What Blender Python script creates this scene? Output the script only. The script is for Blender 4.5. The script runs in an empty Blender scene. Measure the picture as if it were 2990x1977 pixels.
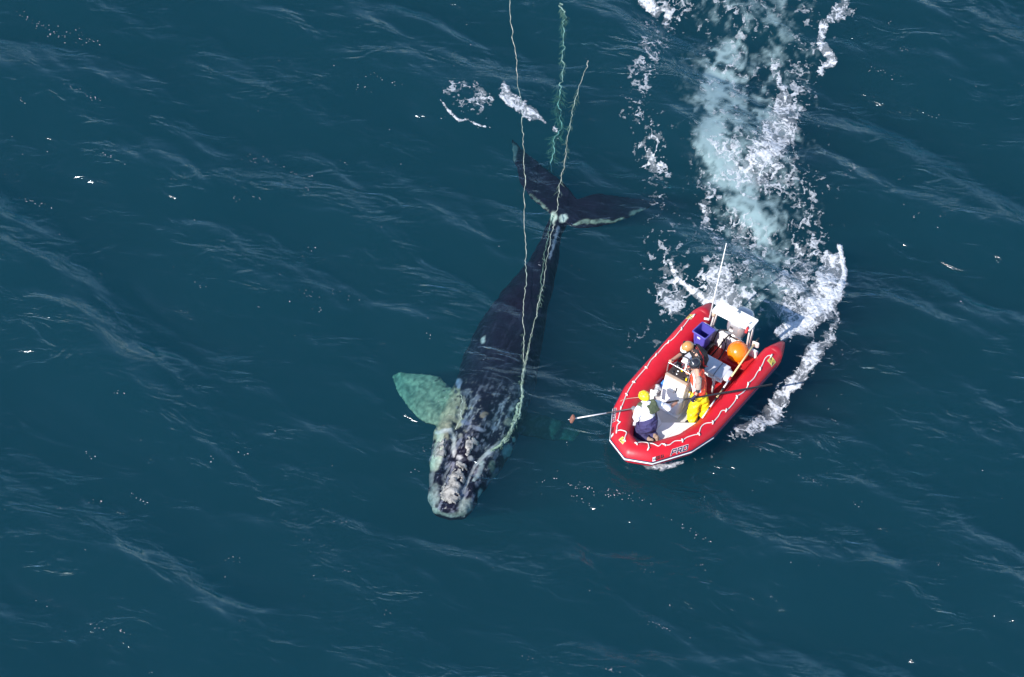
import bpy, bmesh, math, random
import numpy as np
from math import sin, cos, pi, radians, atan2, degrees, sqrt, hypot
from mathutils import Vector, Matrix

# ---------------------------------------------------------------- camera, sky, sun, exposure
S = bpy.context.scene
COL = S.collection
TH = radians(48.0); ROLL = radians(7.0); DIST = 120.0; PXM = 133.0
bvec = Vector((0, -cos(TH), sin(TH)))
u0 = Vector((0, sin(TH), cos(TH))); r0 = Vector((1, 0, 0))
UPV = cos(ROLL)*u0 - sin(ROLL)*r0
RTV = cos(ROLL)*r0 + sin(ROLL)*u0
cam_d = bpy.data.cameras.new('camera'); cam = bpy.data.objects.new('camera', cam_d); COL.objects.link(cam)
cam_d.sensor_width = 36; cam_d.lens = 36*DIST*PXM/2990.0
cam_d.clip_start = 1; cam_d.clip_end = 20000
CAMP = bvec*DIST
cam.matrix_world = Matrix.Translation(CAMP) @ Matrix((RTV, UPV, bvec)).transposed().to_4x4()
S.camera = cam
W_ = bpy.data.worlds.new("World"); S.world = W_; W_.use_nodes = True
nt = W_.node_tree; bg = nt.nodes['Background']
sky = nt.nodes.new('ShaderNodeTexSky'); sky.sky_type = 'NISHITA'; sky.sun_disc = False
SUN = (-0.49*RTV - 0.03*UPV + 0.87*bvec).normalized()
sel = math.asin(SUN.z); saz = atan2(SUN.x, SUN.y)
sky.sun_elevation = sel; sky.sun_rotation = saz
sky.air_density = 1.0; sky.dust_density = 0.15; sky.ozone_density = 3.0
nt.links.new(sky.outputs[0], bg.inputs[0]); bg.inputs[1].default_value = 0.14
sl = bpy.data.lights.new('sun', 'SUN'); sl.energy = 4.3; sl.angle = radians(0.53); sl.color = (1, 0.955, 0.90)
so = bpy.data.objects.new('sun', sl); COL.objects.link(so)
so.rotation_euler = SUN.to_track_quat('Z', 'Y').to_euler()
S.view_settings.view_transform = 'Standard'; S.view_settings.look = 'None'
S.view_settings.exposure = 0.7; S.view_settings.gamma = 1
S.cycles.use_denoising = True
S.cycles.volume_bounces = 3; S.cycles.max_bounces = 10; S.cycles.transparent_max_bounces = 16
S.cycles.sample_clamp_indirect = 4.0
rnd = random.Random(7)

def ray(px, py, z=0.0):
    """point where the sight line of photograph pixel (px,py) meets height z: used only to plan positions on the sea"""
    d = -bvec + RTV*((px-1495.0)/(PXM*DIST)) - UPV*((py-988.5)/(PXM*DIST))
    t = (z-CAMP.z)/d.z
    return CAMP + d*t

# ---------------------------------------------------------------- helpers
def M(name):
    m = bpy.data.materials.new(name); m.use_nodes = True
    return m, m.node_tree, m.node_tree.nodes['Principled BSDF']
def N(t, typ, **kw):
    n = t.nodes.new(typ)
    for k, v in kw.items():
        if k.startswith('i_'): n.inputs[k[2:].replace('_', ' ')].default_value = v
        else: setattr(n, k, v)
    return n
def link_mesh(name, me, mat=None, parent=None):
    o = bpy.data.objects.new(name, me); COL.objects.link(o)
    if mat is not None and not me.materials: me.materials.append(mat)
    if parent is not None: o.parent = parent
    return o
def tag(o, label=None, cat=None, group=None, kind=None):
    if label: o['label'] = label
    if cat: o['category'] = cat
    if group: o['group'] = group
    if kind: o['kind'] = kind
    return o
def np_mesh(name, verts, faces, smooth=True):
    me = bpy.data.meshes.new(name)
    verts = np.asarray(verts, dtype=np.float32); faces = np.asarray(faces, dtype=np.int32)
    me.vertices.add(len(verts)); me.vertices.foreach_set('co', verts.ravel())
    n = faces.shape[1]
    me.loops.add(faces.size); me.loops.foreach_set('vertex_index', faces.ravel())
    me.polygons.add(len(faces)); me.polygons.foreach_set('loop_start', np.arange(0, faces.size, n, dtype=np.int32))
    try: me.polygons.foreach_set('loop_total', np.full(len(faces), n, dtype=np.int32))
    except Exception: pass
    me.update(calc_edges=True)
    me.polygons.foreach_set('use_smooth', np.full(len(faces), smooth))
    return me
def fattr(me, name, arr):
    a = me.attributes.new(name, 'FLOAT', 'POINT'); a.data.foreach_set('value', np.asarray(arr, dtype=np.float32).ravel())

# periodic value noise in numpy
def vnoise(x, y, seed=0):
    r = np.random.RandomState(seed).rand(256, 256)
    xi = np.floor(x).astype(int); yi = np.floor(y).astype(int)
    fx = x-xi; fy = y-yi; fx = fx*fx*(3-2*fx); fy = fy*fy*(3-2*fy)
    a = r[xi & 255, yi & 255]; b_ = r[(xi+1) & 255, yi & 255]; c = r[xi & 255, (yi+1) & 255]; d = r[(xi+1) & 255, (yi+1) & 255]
    return (a*(1-fx)+b_*fx)*(1-fy) + (c*(1-fx)+d*fx)*fy
def fbm(x, y, seed=0, o=4, gain=0.5):
    s = 0; a = 1; t = 0
    for k in range(o):
        s = s + a*vnoise(x*2**k+17.3*k, y*2**k+9.1*k, seed+k); t += a; a *= gain
    return s/t
def sstep(a, b, x):
    t = np.clip((x-a)/(b-a), 0, 1); return t*t*(3-2*t)

# ---------------------------------------------------------------- the sea
NT = 1024; LT = 41.0
def make_tile():
    r = np.random.RandomState(11)
    k1 = np.fft.fftfreq(NT, LT/NT)*2*pi
    KX, KY = np.meshgrid(k1, k1, indexing='ij'); K = np.hypot(KX, KY)+1e-9
    ca = radians(62)                       # direction the waves travel
    def spec(kp, power, spread, ang, kmax):
        d = (KX*cos(ang)+KY*sin(ang))/K
        return np.exp(-1.1*(kp/K)**2)*K**(-power)*np.abs(d)**spread*np.exp(-(K/kmax)**2)
    P = spec(2*pi/6.0, 2.9, 4, ca, 45) + 0.55*spec(2*pi/2.6, 2.9, 3, ca+0.5, 45) + 0.75*spec(2*pi/1.0, 2.8, 1.3, ca-0.4, 60)
    A = P*(r.randn(NT, NT)+1j*r.randn(NT, NT))
    A[0, 0] = 0
    h = np.real(np.fft.ifft2(A)); h /= h.std()
    # horizontal choppiness (sharpened crests)
    H = np.fft.fft2(h)
    dx = np.real(np.fft.ifft2(-1j*KX/K*H)); dy = np.real(np.fft.ifft2(-1j*KY/K*H))
    return h, dx, dy
TILE = make_tile()
HS = 0.095                                 # rms wave height, metres
def tile_at(T, x, y):
    u = (x/LT*NT) % NT; v = (y/LT*NT) % NT
    i = np.floor(u).astype(int); j = np.floor(v).astype(int); fu = u-i; fv = v-j
    i %= NT; j %= NT; i1 = (i+1) % NT; j1 = (j+1) % NT
    return (T[i, j]*(1-fu)+T[i1, j]*fu)*(1-fv)+(T[i, j1]*(1-fu)+T[i1, j1]*fu)*fv
def sea_h(x, y):
    """height of the sea surface"""
    x = np.asarray(x, float); y = np.asarray(y, float)
    xs = x - HS*1.0*tile_at(TILE[1], x, y); ys = y - HS*1.0*tile_at(TILE[2], x, y)
    return HS*tile_at(TILE[0], xs, ys)
def axis(lo, hi, step, far):
    c = np.arange(lo, hi+step/2, step); g = []; d = step
    while sum(g) < far:
        d *= 1.12; g.append(d)
    g = np.cumsum(g)
    return np.concatenate([lo-g[::-1], c, hi+g])
# ---------------------------------------------------------------- wake layout (units: pixels of a 2371 px wide print of the photograph, turned into places on the sea)
PK = 2990/2371.0
def w2p(x, y, z=0.0):
    dx = x-CAMP.x; dy = y-CAMP.y; dz = z-CAMP.z
    zz = -(dx*bvec.x+dy*bvec.y+dz*bvec.z)
    X = (dx*RTV.x+dy*RTV.y+dz*RTV.z)/zz*PXM*DIST; Y = (dx*UPV.x+dy*UPV.y+dz*UPV.z)/zz*PXM*DIST
    return (X+1495.0)/PK, (988.5-Y)/PK
def R2(x, y, z=0.0): return ray(x*PK, y*PK, z)
def seg_d(px, py, a, b):
    ax, ay = a; bx, by = b; L = (bx-ax)**2+(by-ay)**2+1e-9
    t = np.clip(((px-ax)*(bx-ax)+(py-ay)*(by-ay))/L, 0, 1)
    return np.hypot(px-ax-t*(bx-ax), py-ay-t*(by-ay)), t
def stroke(px, py, pts, D):
    """soft band along a polyline; pts = (x, y, width, strength)"""
    out = np.zeros_like(px)
    for a, b in zip(pts[:-1], pts[1:]):
        d, t = seg_d(px, py, a[:2], b[:2]); w = a[2]+(b[2]-a[2])*t; s = a[3]+(b[3]-a[3])*t
        out = np.maximum(out, s*np.exp(-(d/w)**2.5))
    return out*D
def aeration(px, py):
    wx = 60*(fbm(px/60, py/60, 31, 4)-.5); wy = 60*(fbm(px/60, py/60, 41, 4)-.5)
    a = stroke(px+wx, py+wy, [(1690, 130, 58, .75), (1655, 215, 60, .85), (1700, 275, 42, .5), (1660, 335, 58, 1.0), (1690, 400, 55, .85), (1745, 490, 38, .75), (1775, 580, 28, .6), (1790, 640, 30, .3)], 1)
    a = np.maximum(a, stroke(px+wx, py+wy, [(1700, 640, 60, .25), (1760, 690, 70, .35), (1830, 730, 60, .35)], 1))
    a = np.maximum(a, stroke(px+wx, py+wy, [(1720, -60, 120, .3), (1740, 100, 110, .34), (1740, 330, 110, .38), (1760, 520, 90, .40), (1770, 660, 100, .38)], 1))
    w2 = 30*(fbm(px/26, py/26, 52, 3)-.5); n = fbm((px+w2)/22, (py-w2)/22, 51, 5, .62); rd = 1-np.abs(2*fbm((px+w2)/30, (py+w2)/30, 61, 4)-1)*2.4
    return np.clip(sstep(.22, .95, a+.8*(n-.5)+.42*(rd-.4))*.78*(a > .03), 0, .78)

gx = axis(-13.5, 13.5, 0.045, 4000); gy = axis(-12.5, 13.5, 0.045, 4000)
def build_sea():
    X, Y = np.meshgrid(gx, gy, indexing='ij'); nx, ny = X.shape
    fade = 1-sstep(60, 200, np.hypot(X, Y))
    Z = sea_h(X, Y)*fade
    top = np.stack([X, Y, Z], -1).reshape(-1, 3)
    idx = np.arange(nx*ny).reshape(nx, ny)
    q = np.stack([idx[:-1, :-1], idx[1:, :-1], idx[1:, 1:], idx[:-1, 1:]], -1).reshape(-1, 4)
    rim = np.concatenate([idx[:, 0], idx[-1, 1:], idx[-2::-1, -1], idx[0, -2:0:-1]])
    nb = len(top); low = top[rim].copy(); low[:, 2] = -9.0
    n = len(rim); k = np.arange(n); k1 = (k+1) % n
    side = np.stack([rim[k], nb+k, nb+k1, rim[k1]], -1)
    verts = np.concatenate([top, low, [[0, 0, -9.0]]]); ctr = nb+n
    me = np_mesh('water', verts, np.concatenate([q, side]))
    bm = bmesh.new(); bm.from_mesh(me); bm.verts.ensure_lookup_table()
    for a in range(n):
        bm.faces.new((bm.verts[ctr], bm.verts[nb+(a+1) % n], bm.verts[nb+a]))
    bm.to_mesh(me); bm.free()
    near = (np.abs(verts[:, 0]) < 16) & (np.abs(verts[:, 1]) < 16) & (verts[:, 2] > -5)
    a = np.zeros(len(verts)); px, py = w2p(verts[near, 0], verts[near, 1])
    a[near] = aeration(px, py)
    fattr(me, 'aeration', a)
    return me
def water_material():
    m, t, p = M('sea_water')
    t.nodes.remove(p); out = t.nodes['Material Output']; L = t.links.new
    ge = N(t, 'ShaderNodeNewGeometry')
    mp = N(t, 'ShaderNodeMapping'); mp.inputs['Rotation'].default_value = (0, 0, radians(28)); mp.inputs['Scale'].default_value = (1, 2.1, 1)
    L(ge.outputs['Position'], mp.inputs[0])
    n0 = N(t, 'ShaderNodeTexNoise', i_Scale=0.35, i_Detail=2.0)
    n1 = N(t, 'ShaderNodeTexNoise', i_Scale=1.0, i_Detail=3.4, i_Roughness=0.48, i_Distortion=0.8)
    n2 = N(t, 'ShaderNodeTexNoise', i_Scale=9.0, i_Detail=4.0, i_Roughness=0.65)
    for n in (n0, n1, n2): L(mp.outputs[0], n.inputs[0])
    # ruffled patches and smoother patches
    rg = N(t, 'ShaderNodeMapRange'); rg.inputs['From Min'].default_value = 0.42; rg.inputs['From Max'].default_value = 0.62
    rg.inputs['To Min'].default_value = 0.25; rg.inputs['To Max'].default_value = 1.0
    L(n0.outputs[0], rg.inputs[0])
    b1 = N(t, 'ShaderNodeBump', i_Distance=0.20); b2 = N(t, 'ShaderNodeBump', i_Distance=0.007)
    L(rg.outputs[0], b1.inputs['Strength']); L(rg.outputs[0], b2.inputs['Strength'])
    # fold the noise so that crests are sharp and troughs are wide
    fo = N(t, 'ShaderNodeMath', operation='SUBTRACT'); L(n1.outputs[0], fo.inputs[0]); fo.inputs[1].default_value = 0.5
    f2 = N(t, 'ShaderNodeMath', operation='MULTIPLY_ADD'); L(fo.outputs[0], f2.inputs[0]); L(fo.outputs[0], f2.inputs[1]); f2.inputs[2].default_value = 0.0022
    fa = N(t, 'ShaderNodeMath', operation='SQRT'); L(f2.outputs[0], fa.inputs[0])
    fm = N(t, 'ShaderNodeMath', operation='MULTIPLY'); L(fa.outputs[0], fm.inputs[0]); fm.inputs[1].default_value = -1.2
    L(fm.outputs[0], b1.inputs['Height']); L(n2.outputs[0], b2.inputs['Height']); L(b1.outputs[0], b2.inputs['Normal'])
    # small steep wavelets that catch the sun, only in ruffled streaks
    n3 = N(t, 'ShaderNodeTexNoise', i_Scale=16.0, i_Detail=2.0); n4 = N(t, 'ShaderNodeTexNoise', i_Scale=0.9, i_Detail=3.0); L(mp.outputs[0], n3.inputs[0]); L(mp.outputs[0], n4.inputs[0])
    r4 = N(t, 'ShaderNodeMapRange'); r4.inputs['From Min'].default_value = 0.60; r4.inputs['From Max'].default_value = 0.70; L(n4.outputs[0], r4.inputs[0])
    b3 = N(t, 'ShaderNodeBump', i_Distance=0.008); L(r4.outputs[0], b3.inputs['Strength']); L(n3.outputs[0], b3.inputs['Height']); L(b2.outputs[0], b3.inputs['Normal'])
    # Schlick reflectance of water, the same from above and below
    dt = N(t, 'ShaderNodeVectorMath', operation='DOT_PRODUCT'); L(b3.outputs[0], dt.inputs[0]); L(ge.outputs['Incoming'], dt.inputs[1])
    av = N(t, 'ShaderNodeMath', operation='ABSOLUTE'); L(dt.outputs['Value'], av.inputs[0])
    om = N(t, 'ShaderNodeMath', operation='SUBTRACT', use_clamp=True); om.inputs[0].default_value = 1.0; L(av.outputs[0], om.inputs[1])
    pw = N(t, 'ShaderNodeMath', operation='POWER'); L(om.outputs[0], pw.inputs[0]); pw.inputs[1].default_value = 5.0
    fr = N(t, 'ShaderNodeMath', operation='MULTIPLY_ADD'); L(pw.outputs[0], fr.inputs[0]); fr.inputs[1].default_value = 0.98; fr.inputs[2].default_value = 0.021
    gl = N(t, 'ShaderNodeBsdfGlossy', i_Roughness=0.10); L(b3.outputs[0], gl.inputs['Normal'])
    gl.inputs['Color'].default_value = (0.80, 0.91, 1.0, 1); tr = N(t, 'ShaderNodeBsdfTransparent')
    # water full of fine bubbles where the propeller has stirred it
    df = N(t, 'ShaderNodeBsdfDiffuse'); df.inputs['Color'].default_value = (0.30, 0.42, 0.43, 1)
    at = N(t, 'ShaderNodeAttribute', attribute_name='aeration')
    ax = N(t, 'ShaderNodeMixShader'); L(at.outputs['Fac'], ax.inputs[0]); L(tr.outputs[0], ax.inputs[1]); L(df.outputs[0], ax.inputs[2])
    mx = N(t, 'ShaderNodeMixShader'); L(fr.outputs[0], mx.inputs[0]); L(ax.outputs[0], mx.inputs[1]); L(gl.outputs[0], mx.inputs[2])
    L(mx.outputs[0], out.inputs['Surface'])
    ab = N(t, 'ShaderNodeVolumeAbsorption'); sc_ = N(t, 'ShaderNodeVolumeScatter'); ad = N(t, 'ShaderNodeAddShader')
    ab.inputs['Color'].default_value = (0.0, 0.70, 0.77, 1); ab.inputs['Density'].default_value = 0.58
    sc_.inputs['Color'].default_value = (0.24, 0.56, 0.635, 1); sc_.inputs['Density'].default_value = 0.058
    L(ab.outputs[0], ad.inputs[0]); L(sc_.outputs[0], ad.inputs[1]); L(ad.outputs[0], out.inputs['Volume'])
    return m
sea = link_mesh('water', build_sea(), water_material()); tag(sea, kind='structure')
m, t, p = M('seabed'); p.inputs['Base Color'].default_value = (0.01, 0.03, 0.035, 1); p.inputs['Roughness'].default_value = 1
tag(link_mesh('seabed', np_mesh('seabed', [(-3900, -3900, -9.3), (3900, -3900, -9.3), (3900, 3900, -9.3), (-3900, 3900, -9.3)], [(0, 1, 2, 3)]), m), kind='structure')

# ---------------------------------------------------------------- foam: real flecks lying on the water
def foam_material():
    m, t, p = M('sea_foam'); L = t.links.new; out = t.nodes['Material Output']
    p.inputs['Base Color'].default_value = (0.68, 0.70, 0.73, 1); p.inputs['Roughness'].default_value = 0.75
    n = N(t, 'ShaderNodeTexNoise', i_Scale=45.0, i_Detail=4.0, i_Roughness=0.7); ge = N(t, 'ShaderNodeNewGeometry'); L(ge.outputs['Position'], n.inputs[0])
    b = N(t, 'ShaderNodeBump', i_Strength=0.9, i_Distance=0.02); L(n.outputs[0], b.inputs['Height']); L(b.outputs[0], p.inputs['Normal'])
    tr = N(t, 'ShaderNodeBsdfTransparent'); mx = N(t, 'ShaderNodeMixShader'); at = N(t, 'ShaderNodeAttribute', attribute_name='cover')
    L(at.outputs['Fac'], mx.inputs[0]); L(tr.outputs[0], mx.inputs[1]); L(p.outputs[0], mx.inputs[2]); L(mx.outputs[0], out.inputs['Surface'])
    return m
FOAM = foam_material()
def foam(name, box, density, label, group=None, step=0.014, seed=3, lace=1.0, rise=0.03, soft=0.42, scale=1.35, amax=0.95):
    """box in print pixels; density(px,py) = share of the surface covered"""
    c = [R2(x, y) for x in (box[0], box[2]) for y in (box[1], box[3])]
    x = np.arange(min(v.x for v in c), max(v.x for v in c), step); y = np.arange(min(v.y for v in c), max(v.y for v in c), step)
    X, Y = np.meshgrid(x, y, indexing='ij'); px, py = w2p(X, Y)
    D = density(px, py)
    s = scale
    # pulled-out threads across the wave direction
    wx = 0.35*(fbm(X*2.2*s, Y*2.2*s, seed, 3)-.5)/s; wy = 0.35*(fbm(X*2.2*s+7, Y*2.2*s, seed+5, 3)-.5)/s
    A = X+wx+.08*(fbm(X*10, Y*10, seed+3, 3)-.5); B = (Y+wy)*0.8+.08*(fbm(X*10+5, Y*10, seed+4, 3)-.5)
    r1 = 1-np.abs(2*fbm(A*3.1*s, B*3.1*s, seed+9, 3)-1)*2.2            # long threads
    r2 = 1-np.abs(2*fbm(A*9*s, B*9*s, seed+19, 3)-1)*2.0               # fine lace
    c1 = fbm(A*7*s, B*7*s, seed+29, 4, .6)                              # clumps
    def rank_of(v):
        smp = np.sort(v.ravel()[::37]); return np.searchsorted(smp, v.ravel()).reshape(v.shape)/len(smp)
    e = .86*D+.14*(D > .85)-(1-rank_of(1.0*c1+0.25*lace*r1+0.22*fbm(X*24, Y*24, seed+39, 3)))
    patchy = sstep(.38, .60, fbm(X*2.6*s, Y*2.6*s, seed+69, 3)+.35*D)
    t1 = .72*D-(1-rank_of(r1+.12*c1)); t2 = .68*D-(1-rank_of(r2+.12*c1))
    edge = 0.6+0.8*fbm(X*21, Y*21, seed+49, 3)
    cov = np.maximum(sstep(-.01, soft, e*edge)*amax, patchy*np.maximum(sstep(0, .28, t1*edge)*.85, sstep(0, .30, t2*edge)*.8))*(D > 0.012)
    cov = np.maximum(cov, .26*sstep(.25, 1.1, 1.5*D+.9*(fbm(X*9, Y*9, seed+89, 4)-.5))*(D > .05))
    cov *= 0.72+0.28*sstep(.35, .6, fbm(X*30, Y*30, seed+79, 2))
    cov = np.clip(cov, 0, 1)
    k = cov > 0.06
    cell = k[:-1, :-1] & k[1:, :-1] & k[1:, 1:] & k[:-1, 1:]
    idx = np.arange(X.size).reshape(X.shape)
    q = np.stack([idx[:-1, :-1][cell], idx[1:, :-1][cell], idx[1:, 1:][cell], idx[:-1, 1:][cell]], -1)
    used = np.unique(q); mp_ = np.zeros(X.size, int); mp_[used] = np.arange(len(used))
    Z = sea_h(X, Y)+0.014+rise*np.clip(e, 0, 1)*(0.4+1.2*fbm(X*12, Y*12, seed+59, 3))
    V = np.stack([X, Y, Z], -1).reshape(-1, 3)[used]
    me = np_mesh(name, V, mp_[q]); fattr(me, 'cover', cov.ravel()[used])
    o = link_mesh(name, me, FOAM); tag(o, label, 'foam', group, 'stuff')
    return o
def boat_clear(px, py):
    """0 inside the hull's outline"""
    poly = [(1600, 735), (1645, 712), (1760, 760), (1808, 800), (1800, 860), (1690, 985), (1640, 1030), (1500, 1078), (1440, 1062), (1412, 1030), (1425, 950), (1450, 890)]
    ins = np.zeros(px.shape, bool)
    for (x1, y1), (x2, y2) in zip(poly, poly[1:]+poly[:1]):
        cnd = ((y1 > py) != (y2 > py)) & (px < (x2-x1)*(py-y1)/(y2-y1+1e-9)+x1)
        ins ^= cnd
    return ~ins
def wake_density(px, py):
    wx = 22*(fbm(px/40, py/40, 71, 3)-.5); wy = 22*(fbm(px/40, py/40, 81, 3)-.5); x = px+wx; y = py+wy
    d = 0.10*sstep(1440, 1500, x)*(1-sstep(1930, 2010, x))
    d = np.maximum(d, 1.35*stroke(x, y, [(1560, -20, 60, .22), (1500, 110, 42, .22), (1475, 250, 48, .20), (1520, 390, 42, .27), (1530, 500, 52, .12), (1540, 600, 70, .22), (1560, 700, 50, .32)], 1))
    d = np.maximum(d, stroke(x, y, [(1700, -40, 160, .26), (1720, 120, 120, .22), (1700, 300, 110, .22), (1690, 470, 90, .28), (1720, 620, 90, .38)], 1))
    d = np.maximum(d, stroke(x, y, [(1850, -20, 60, .2), (1870, 150, 70, .22), (1790, 330, 52, .6), (1760, 395, 62, .50), (1870, 430, 60, .26), (1870, 560, 60, .30), (1840, 660, 60, .5)], 1))
    d = np.maximum(d, stroke(x, y, [(1955, 15, 26, .55), (1910, 60, 13, .6), (1900, 105, 9, .75), (1930, 140, 14, .7), (1900, 165, 20, .35)], 1))
    d = np.maximum(d, stroke(x, y, [(1640, 200, 40, .3), (1700, 140, 40, .3), (1690, 250, 40, .2), (1650, 330, 40, .28), (1700, 390, 40, .38), (1740, 480, 30, .3)], 1))
    d = np.maximum(d, stroke(x, y, [(1790, 130, 18, .3), (1815, 205, 12, .6), (1785, 300, 24, .4)], 1))
    d = np.maximum(d, stroke(x, y, [(1650, 650, 45, .5), (1670, 715, 42, .8), (1720, 700, 30, .4), (1790, 700, 36, .26), (1860, 745, 40, .8), (1905, 700, 42, .85), (1930, 600, 26, .6)], 1))
    d = np.maximum(d, stroke(x, y, [(1640, 440, 30, .35), (1640, 520, 22, .38), (1675, 590, 26, .40)], 1))
    d = np.maximum(d, stroke(px+.4*wx, py+.4*wy, [(1944, 566, 5, 1.0), (1955, 620, 8, 1.05), (1944, 668, 11, 1.05), (1905, 715, 15, 1.05), (1862, 752, 20, 1.05), (1815, 775, 22, 1.0)], 1))
    d = np.maximum(d, stroke(x, y, [(1948, 690, 14, .35), (1925, 770, 24, .30), (1870, 850, 22, .66), (1820, 905, 22, .58), (1780, 960, 30, .62), (1720, 1000, 26, .5), (1690, 1020, 14, .4)], 1))
    d = np.maximum(d, stroke(px+.4*wx, py+.4*wy, [(1545, 612, 4, .7), (1570, 655, 6, .8), (1620, 690, 9, .85), (1655, 712, 16, .85)], 1))
    d = np.maximum(d, stroke(x, y, [(1490, 740, 30, .14), (1440, 830, 20, .2), (1420, 900, 12, .2)], 1))
    d = np.maximum(d, stroke(x, y, [(1495, -10, 14, .95), (1530, 20, 18, .35), (1570, 70, 10, .25)], 1))
    d = np.maximum(d, stroke(x, y, [(1960, 400, 22, .22), (2000, 380, 14, .12)], 1))
    d = np.maximum(d, 0.075*sstep(1440, 1500, x)*(1-sstep(1940, 2010, x))*(1-sstep(640, 760, y)))
    q = 0.72+0.5*fbm(px/60, py/60, 91, 2); d = d*1.05; return np.where(d > .85, d*1.15, d*q)*boat_clear(px, py)
foam('wake_foam', (1400, -40, 2030, 1050), wake_density, 'broken white wake foam and bubbles trailing behind the red inflatable boat')
def bow_density(px, py):
    d = stroke(px, py, [(1478, 1080, 6, .4), (1500, 1087, 9, .9), (1530, 1082, 11, .9), (1560, 1072, 8, .7), (1590, 1060, 4, .35)], 1)
    return d
foam('bow_splash', (1450, 1040, 1620, 1120), bow_density, 'small white splash of foam under the bow of the red boat', seed=13, scale=1.5)
def tail_density(px, py):
    wx = 14*(fbm(px/25, py/25, 101, 3)-.5); x = px+wx; y = py-wx
    d = stroke(x, y, [(1166, 200, 5, .6), (1170, 235, 13, .86), (1205, 255, 15, .72), (1232, 268, 15, .84), (1262, 288, 4, .5)], 1)
    d = np.maximum(d, stroke(x, y, [(1045, 222, 24, .42), (1090, 210, 26, .35), (1125, 240, 20, .5), (1075, 255, 26, .28), (1050, 275, 24, .12), (1120, 280, 18, .12)], 1))
    d = np.maximum(d, stroke(px, py, [(1018, 246, 2.2, .5), (1036, 266, 3, .7), (1062, 287, 3.5, .75), (1082, 285, 2.5, .5), (1102, 294, 3, .7), (1136, 299, 2, .4)], 1))
    d = np.maximum(d, stroke(x, y, [(1085, 160, 9, .14), (1075, 190, 14, .2)], 1))
    return d
foam('splash_foam', (1000, 140, 1290, 320), tail_density, 'patch of white foam left of the ropes above the whale flukes', seed=23, scale=1.5, amax=.8)
def spot_density(px, py):
    d = stroke(px, py, [(1355, 145, 16, .12), (1372, 135, 12, .16)], 1)
    d = np.maximum(d, stroke(px, py, [(1290, 185, 20, .12), (1300, 205, 16, .14), (1330, 195, 10, .1)], 1))
    d = np.maximum(d, stroke(px, py, [(1283, 300, 8, .6), (1290, 306, 4, .5)], 1))
    return d
foam('bubble_foam', (1260, 110, 1410, 330), spot_density, 'sparse white bubbles where the two right ropes meet the surface', seed=33, scale=2.0)
def low_density(px, py):
    d = stroke(px, py, [(1745, 1125, 12, .16), (1765, 1150, 8, .1)], 1)
    d = np.maximum(d, stroke(px, py, [(1790, 1135, 10, .08), (1880, 1110, 12, .1)], 1))
    return d
foam('foam_flecks', (1700, 1090, 1920, 1190), low_density, 'few loose foam flecks on the open water below the boat', seed=43, scale=1.6)

# sun glints on the open water, modelled as tiny white flecks
def glint_field(name, n, seed, label):
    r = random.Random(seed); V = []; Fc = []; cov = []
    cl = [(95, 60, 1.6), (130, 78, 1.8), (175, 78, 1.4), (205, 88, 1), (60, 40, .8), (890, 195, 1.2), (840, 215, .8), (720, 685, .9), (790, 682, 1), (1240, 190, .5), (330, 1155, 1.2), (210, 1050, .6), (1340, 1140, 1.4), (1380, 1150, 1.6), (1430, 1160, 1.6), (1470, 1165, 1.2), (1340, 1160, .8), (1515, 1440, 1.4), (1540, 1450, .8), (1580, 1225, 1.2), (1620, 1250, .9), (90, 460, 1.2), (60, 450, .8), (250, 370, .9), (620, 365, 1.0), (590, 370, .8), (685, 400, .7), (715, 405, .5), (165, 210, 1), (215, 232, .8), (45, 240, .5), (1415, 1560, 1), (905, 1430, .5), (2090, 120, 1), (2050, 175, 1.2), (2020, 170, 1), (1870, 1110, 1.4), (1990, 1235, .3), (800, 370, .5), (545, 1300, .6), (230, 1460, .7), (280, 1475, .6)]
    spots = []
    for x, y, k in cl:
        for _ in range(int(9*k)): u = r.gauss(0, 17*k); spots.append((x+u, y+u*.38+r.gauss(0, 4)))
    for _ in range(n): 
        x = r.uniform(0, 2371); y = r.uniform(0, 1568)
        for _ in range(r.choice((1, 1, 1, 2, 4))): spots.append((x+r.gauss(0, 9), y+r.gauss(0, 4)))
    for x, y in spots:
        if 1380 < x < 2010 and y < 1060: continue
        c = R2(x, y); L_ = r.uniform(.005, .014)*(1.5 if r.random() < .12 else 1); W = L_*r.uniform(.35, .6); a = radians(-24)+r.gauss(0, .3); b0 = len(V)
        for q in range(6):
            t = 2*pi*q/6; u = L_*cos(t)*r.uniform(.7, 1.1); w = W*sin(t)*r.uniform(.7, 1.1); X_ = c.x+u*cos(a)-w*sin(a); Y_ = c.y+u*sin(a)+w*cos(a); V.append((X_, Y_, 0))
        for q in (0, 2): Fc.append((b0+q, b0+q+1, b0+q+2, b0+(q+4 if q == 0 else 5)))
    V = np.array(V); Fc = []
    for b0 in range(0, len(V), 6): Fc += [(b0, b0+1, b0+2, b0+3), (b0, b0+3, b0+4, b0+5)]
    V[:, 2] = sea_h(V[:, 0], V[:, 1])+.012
    me = np_mesh(name, V, Fc); fattr(me, 'cover', np.full(len(V), .9)); o = link_mesh(name, me, FOAM); tag(o, label, 'foam', None, 'stuff')  # sun glints, sharing the material and kind of the foam
glint_field('glint_flecks', 150, 5, 'tiny white flecks standing for sun glints on the wavelets of the open sea')
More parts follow.
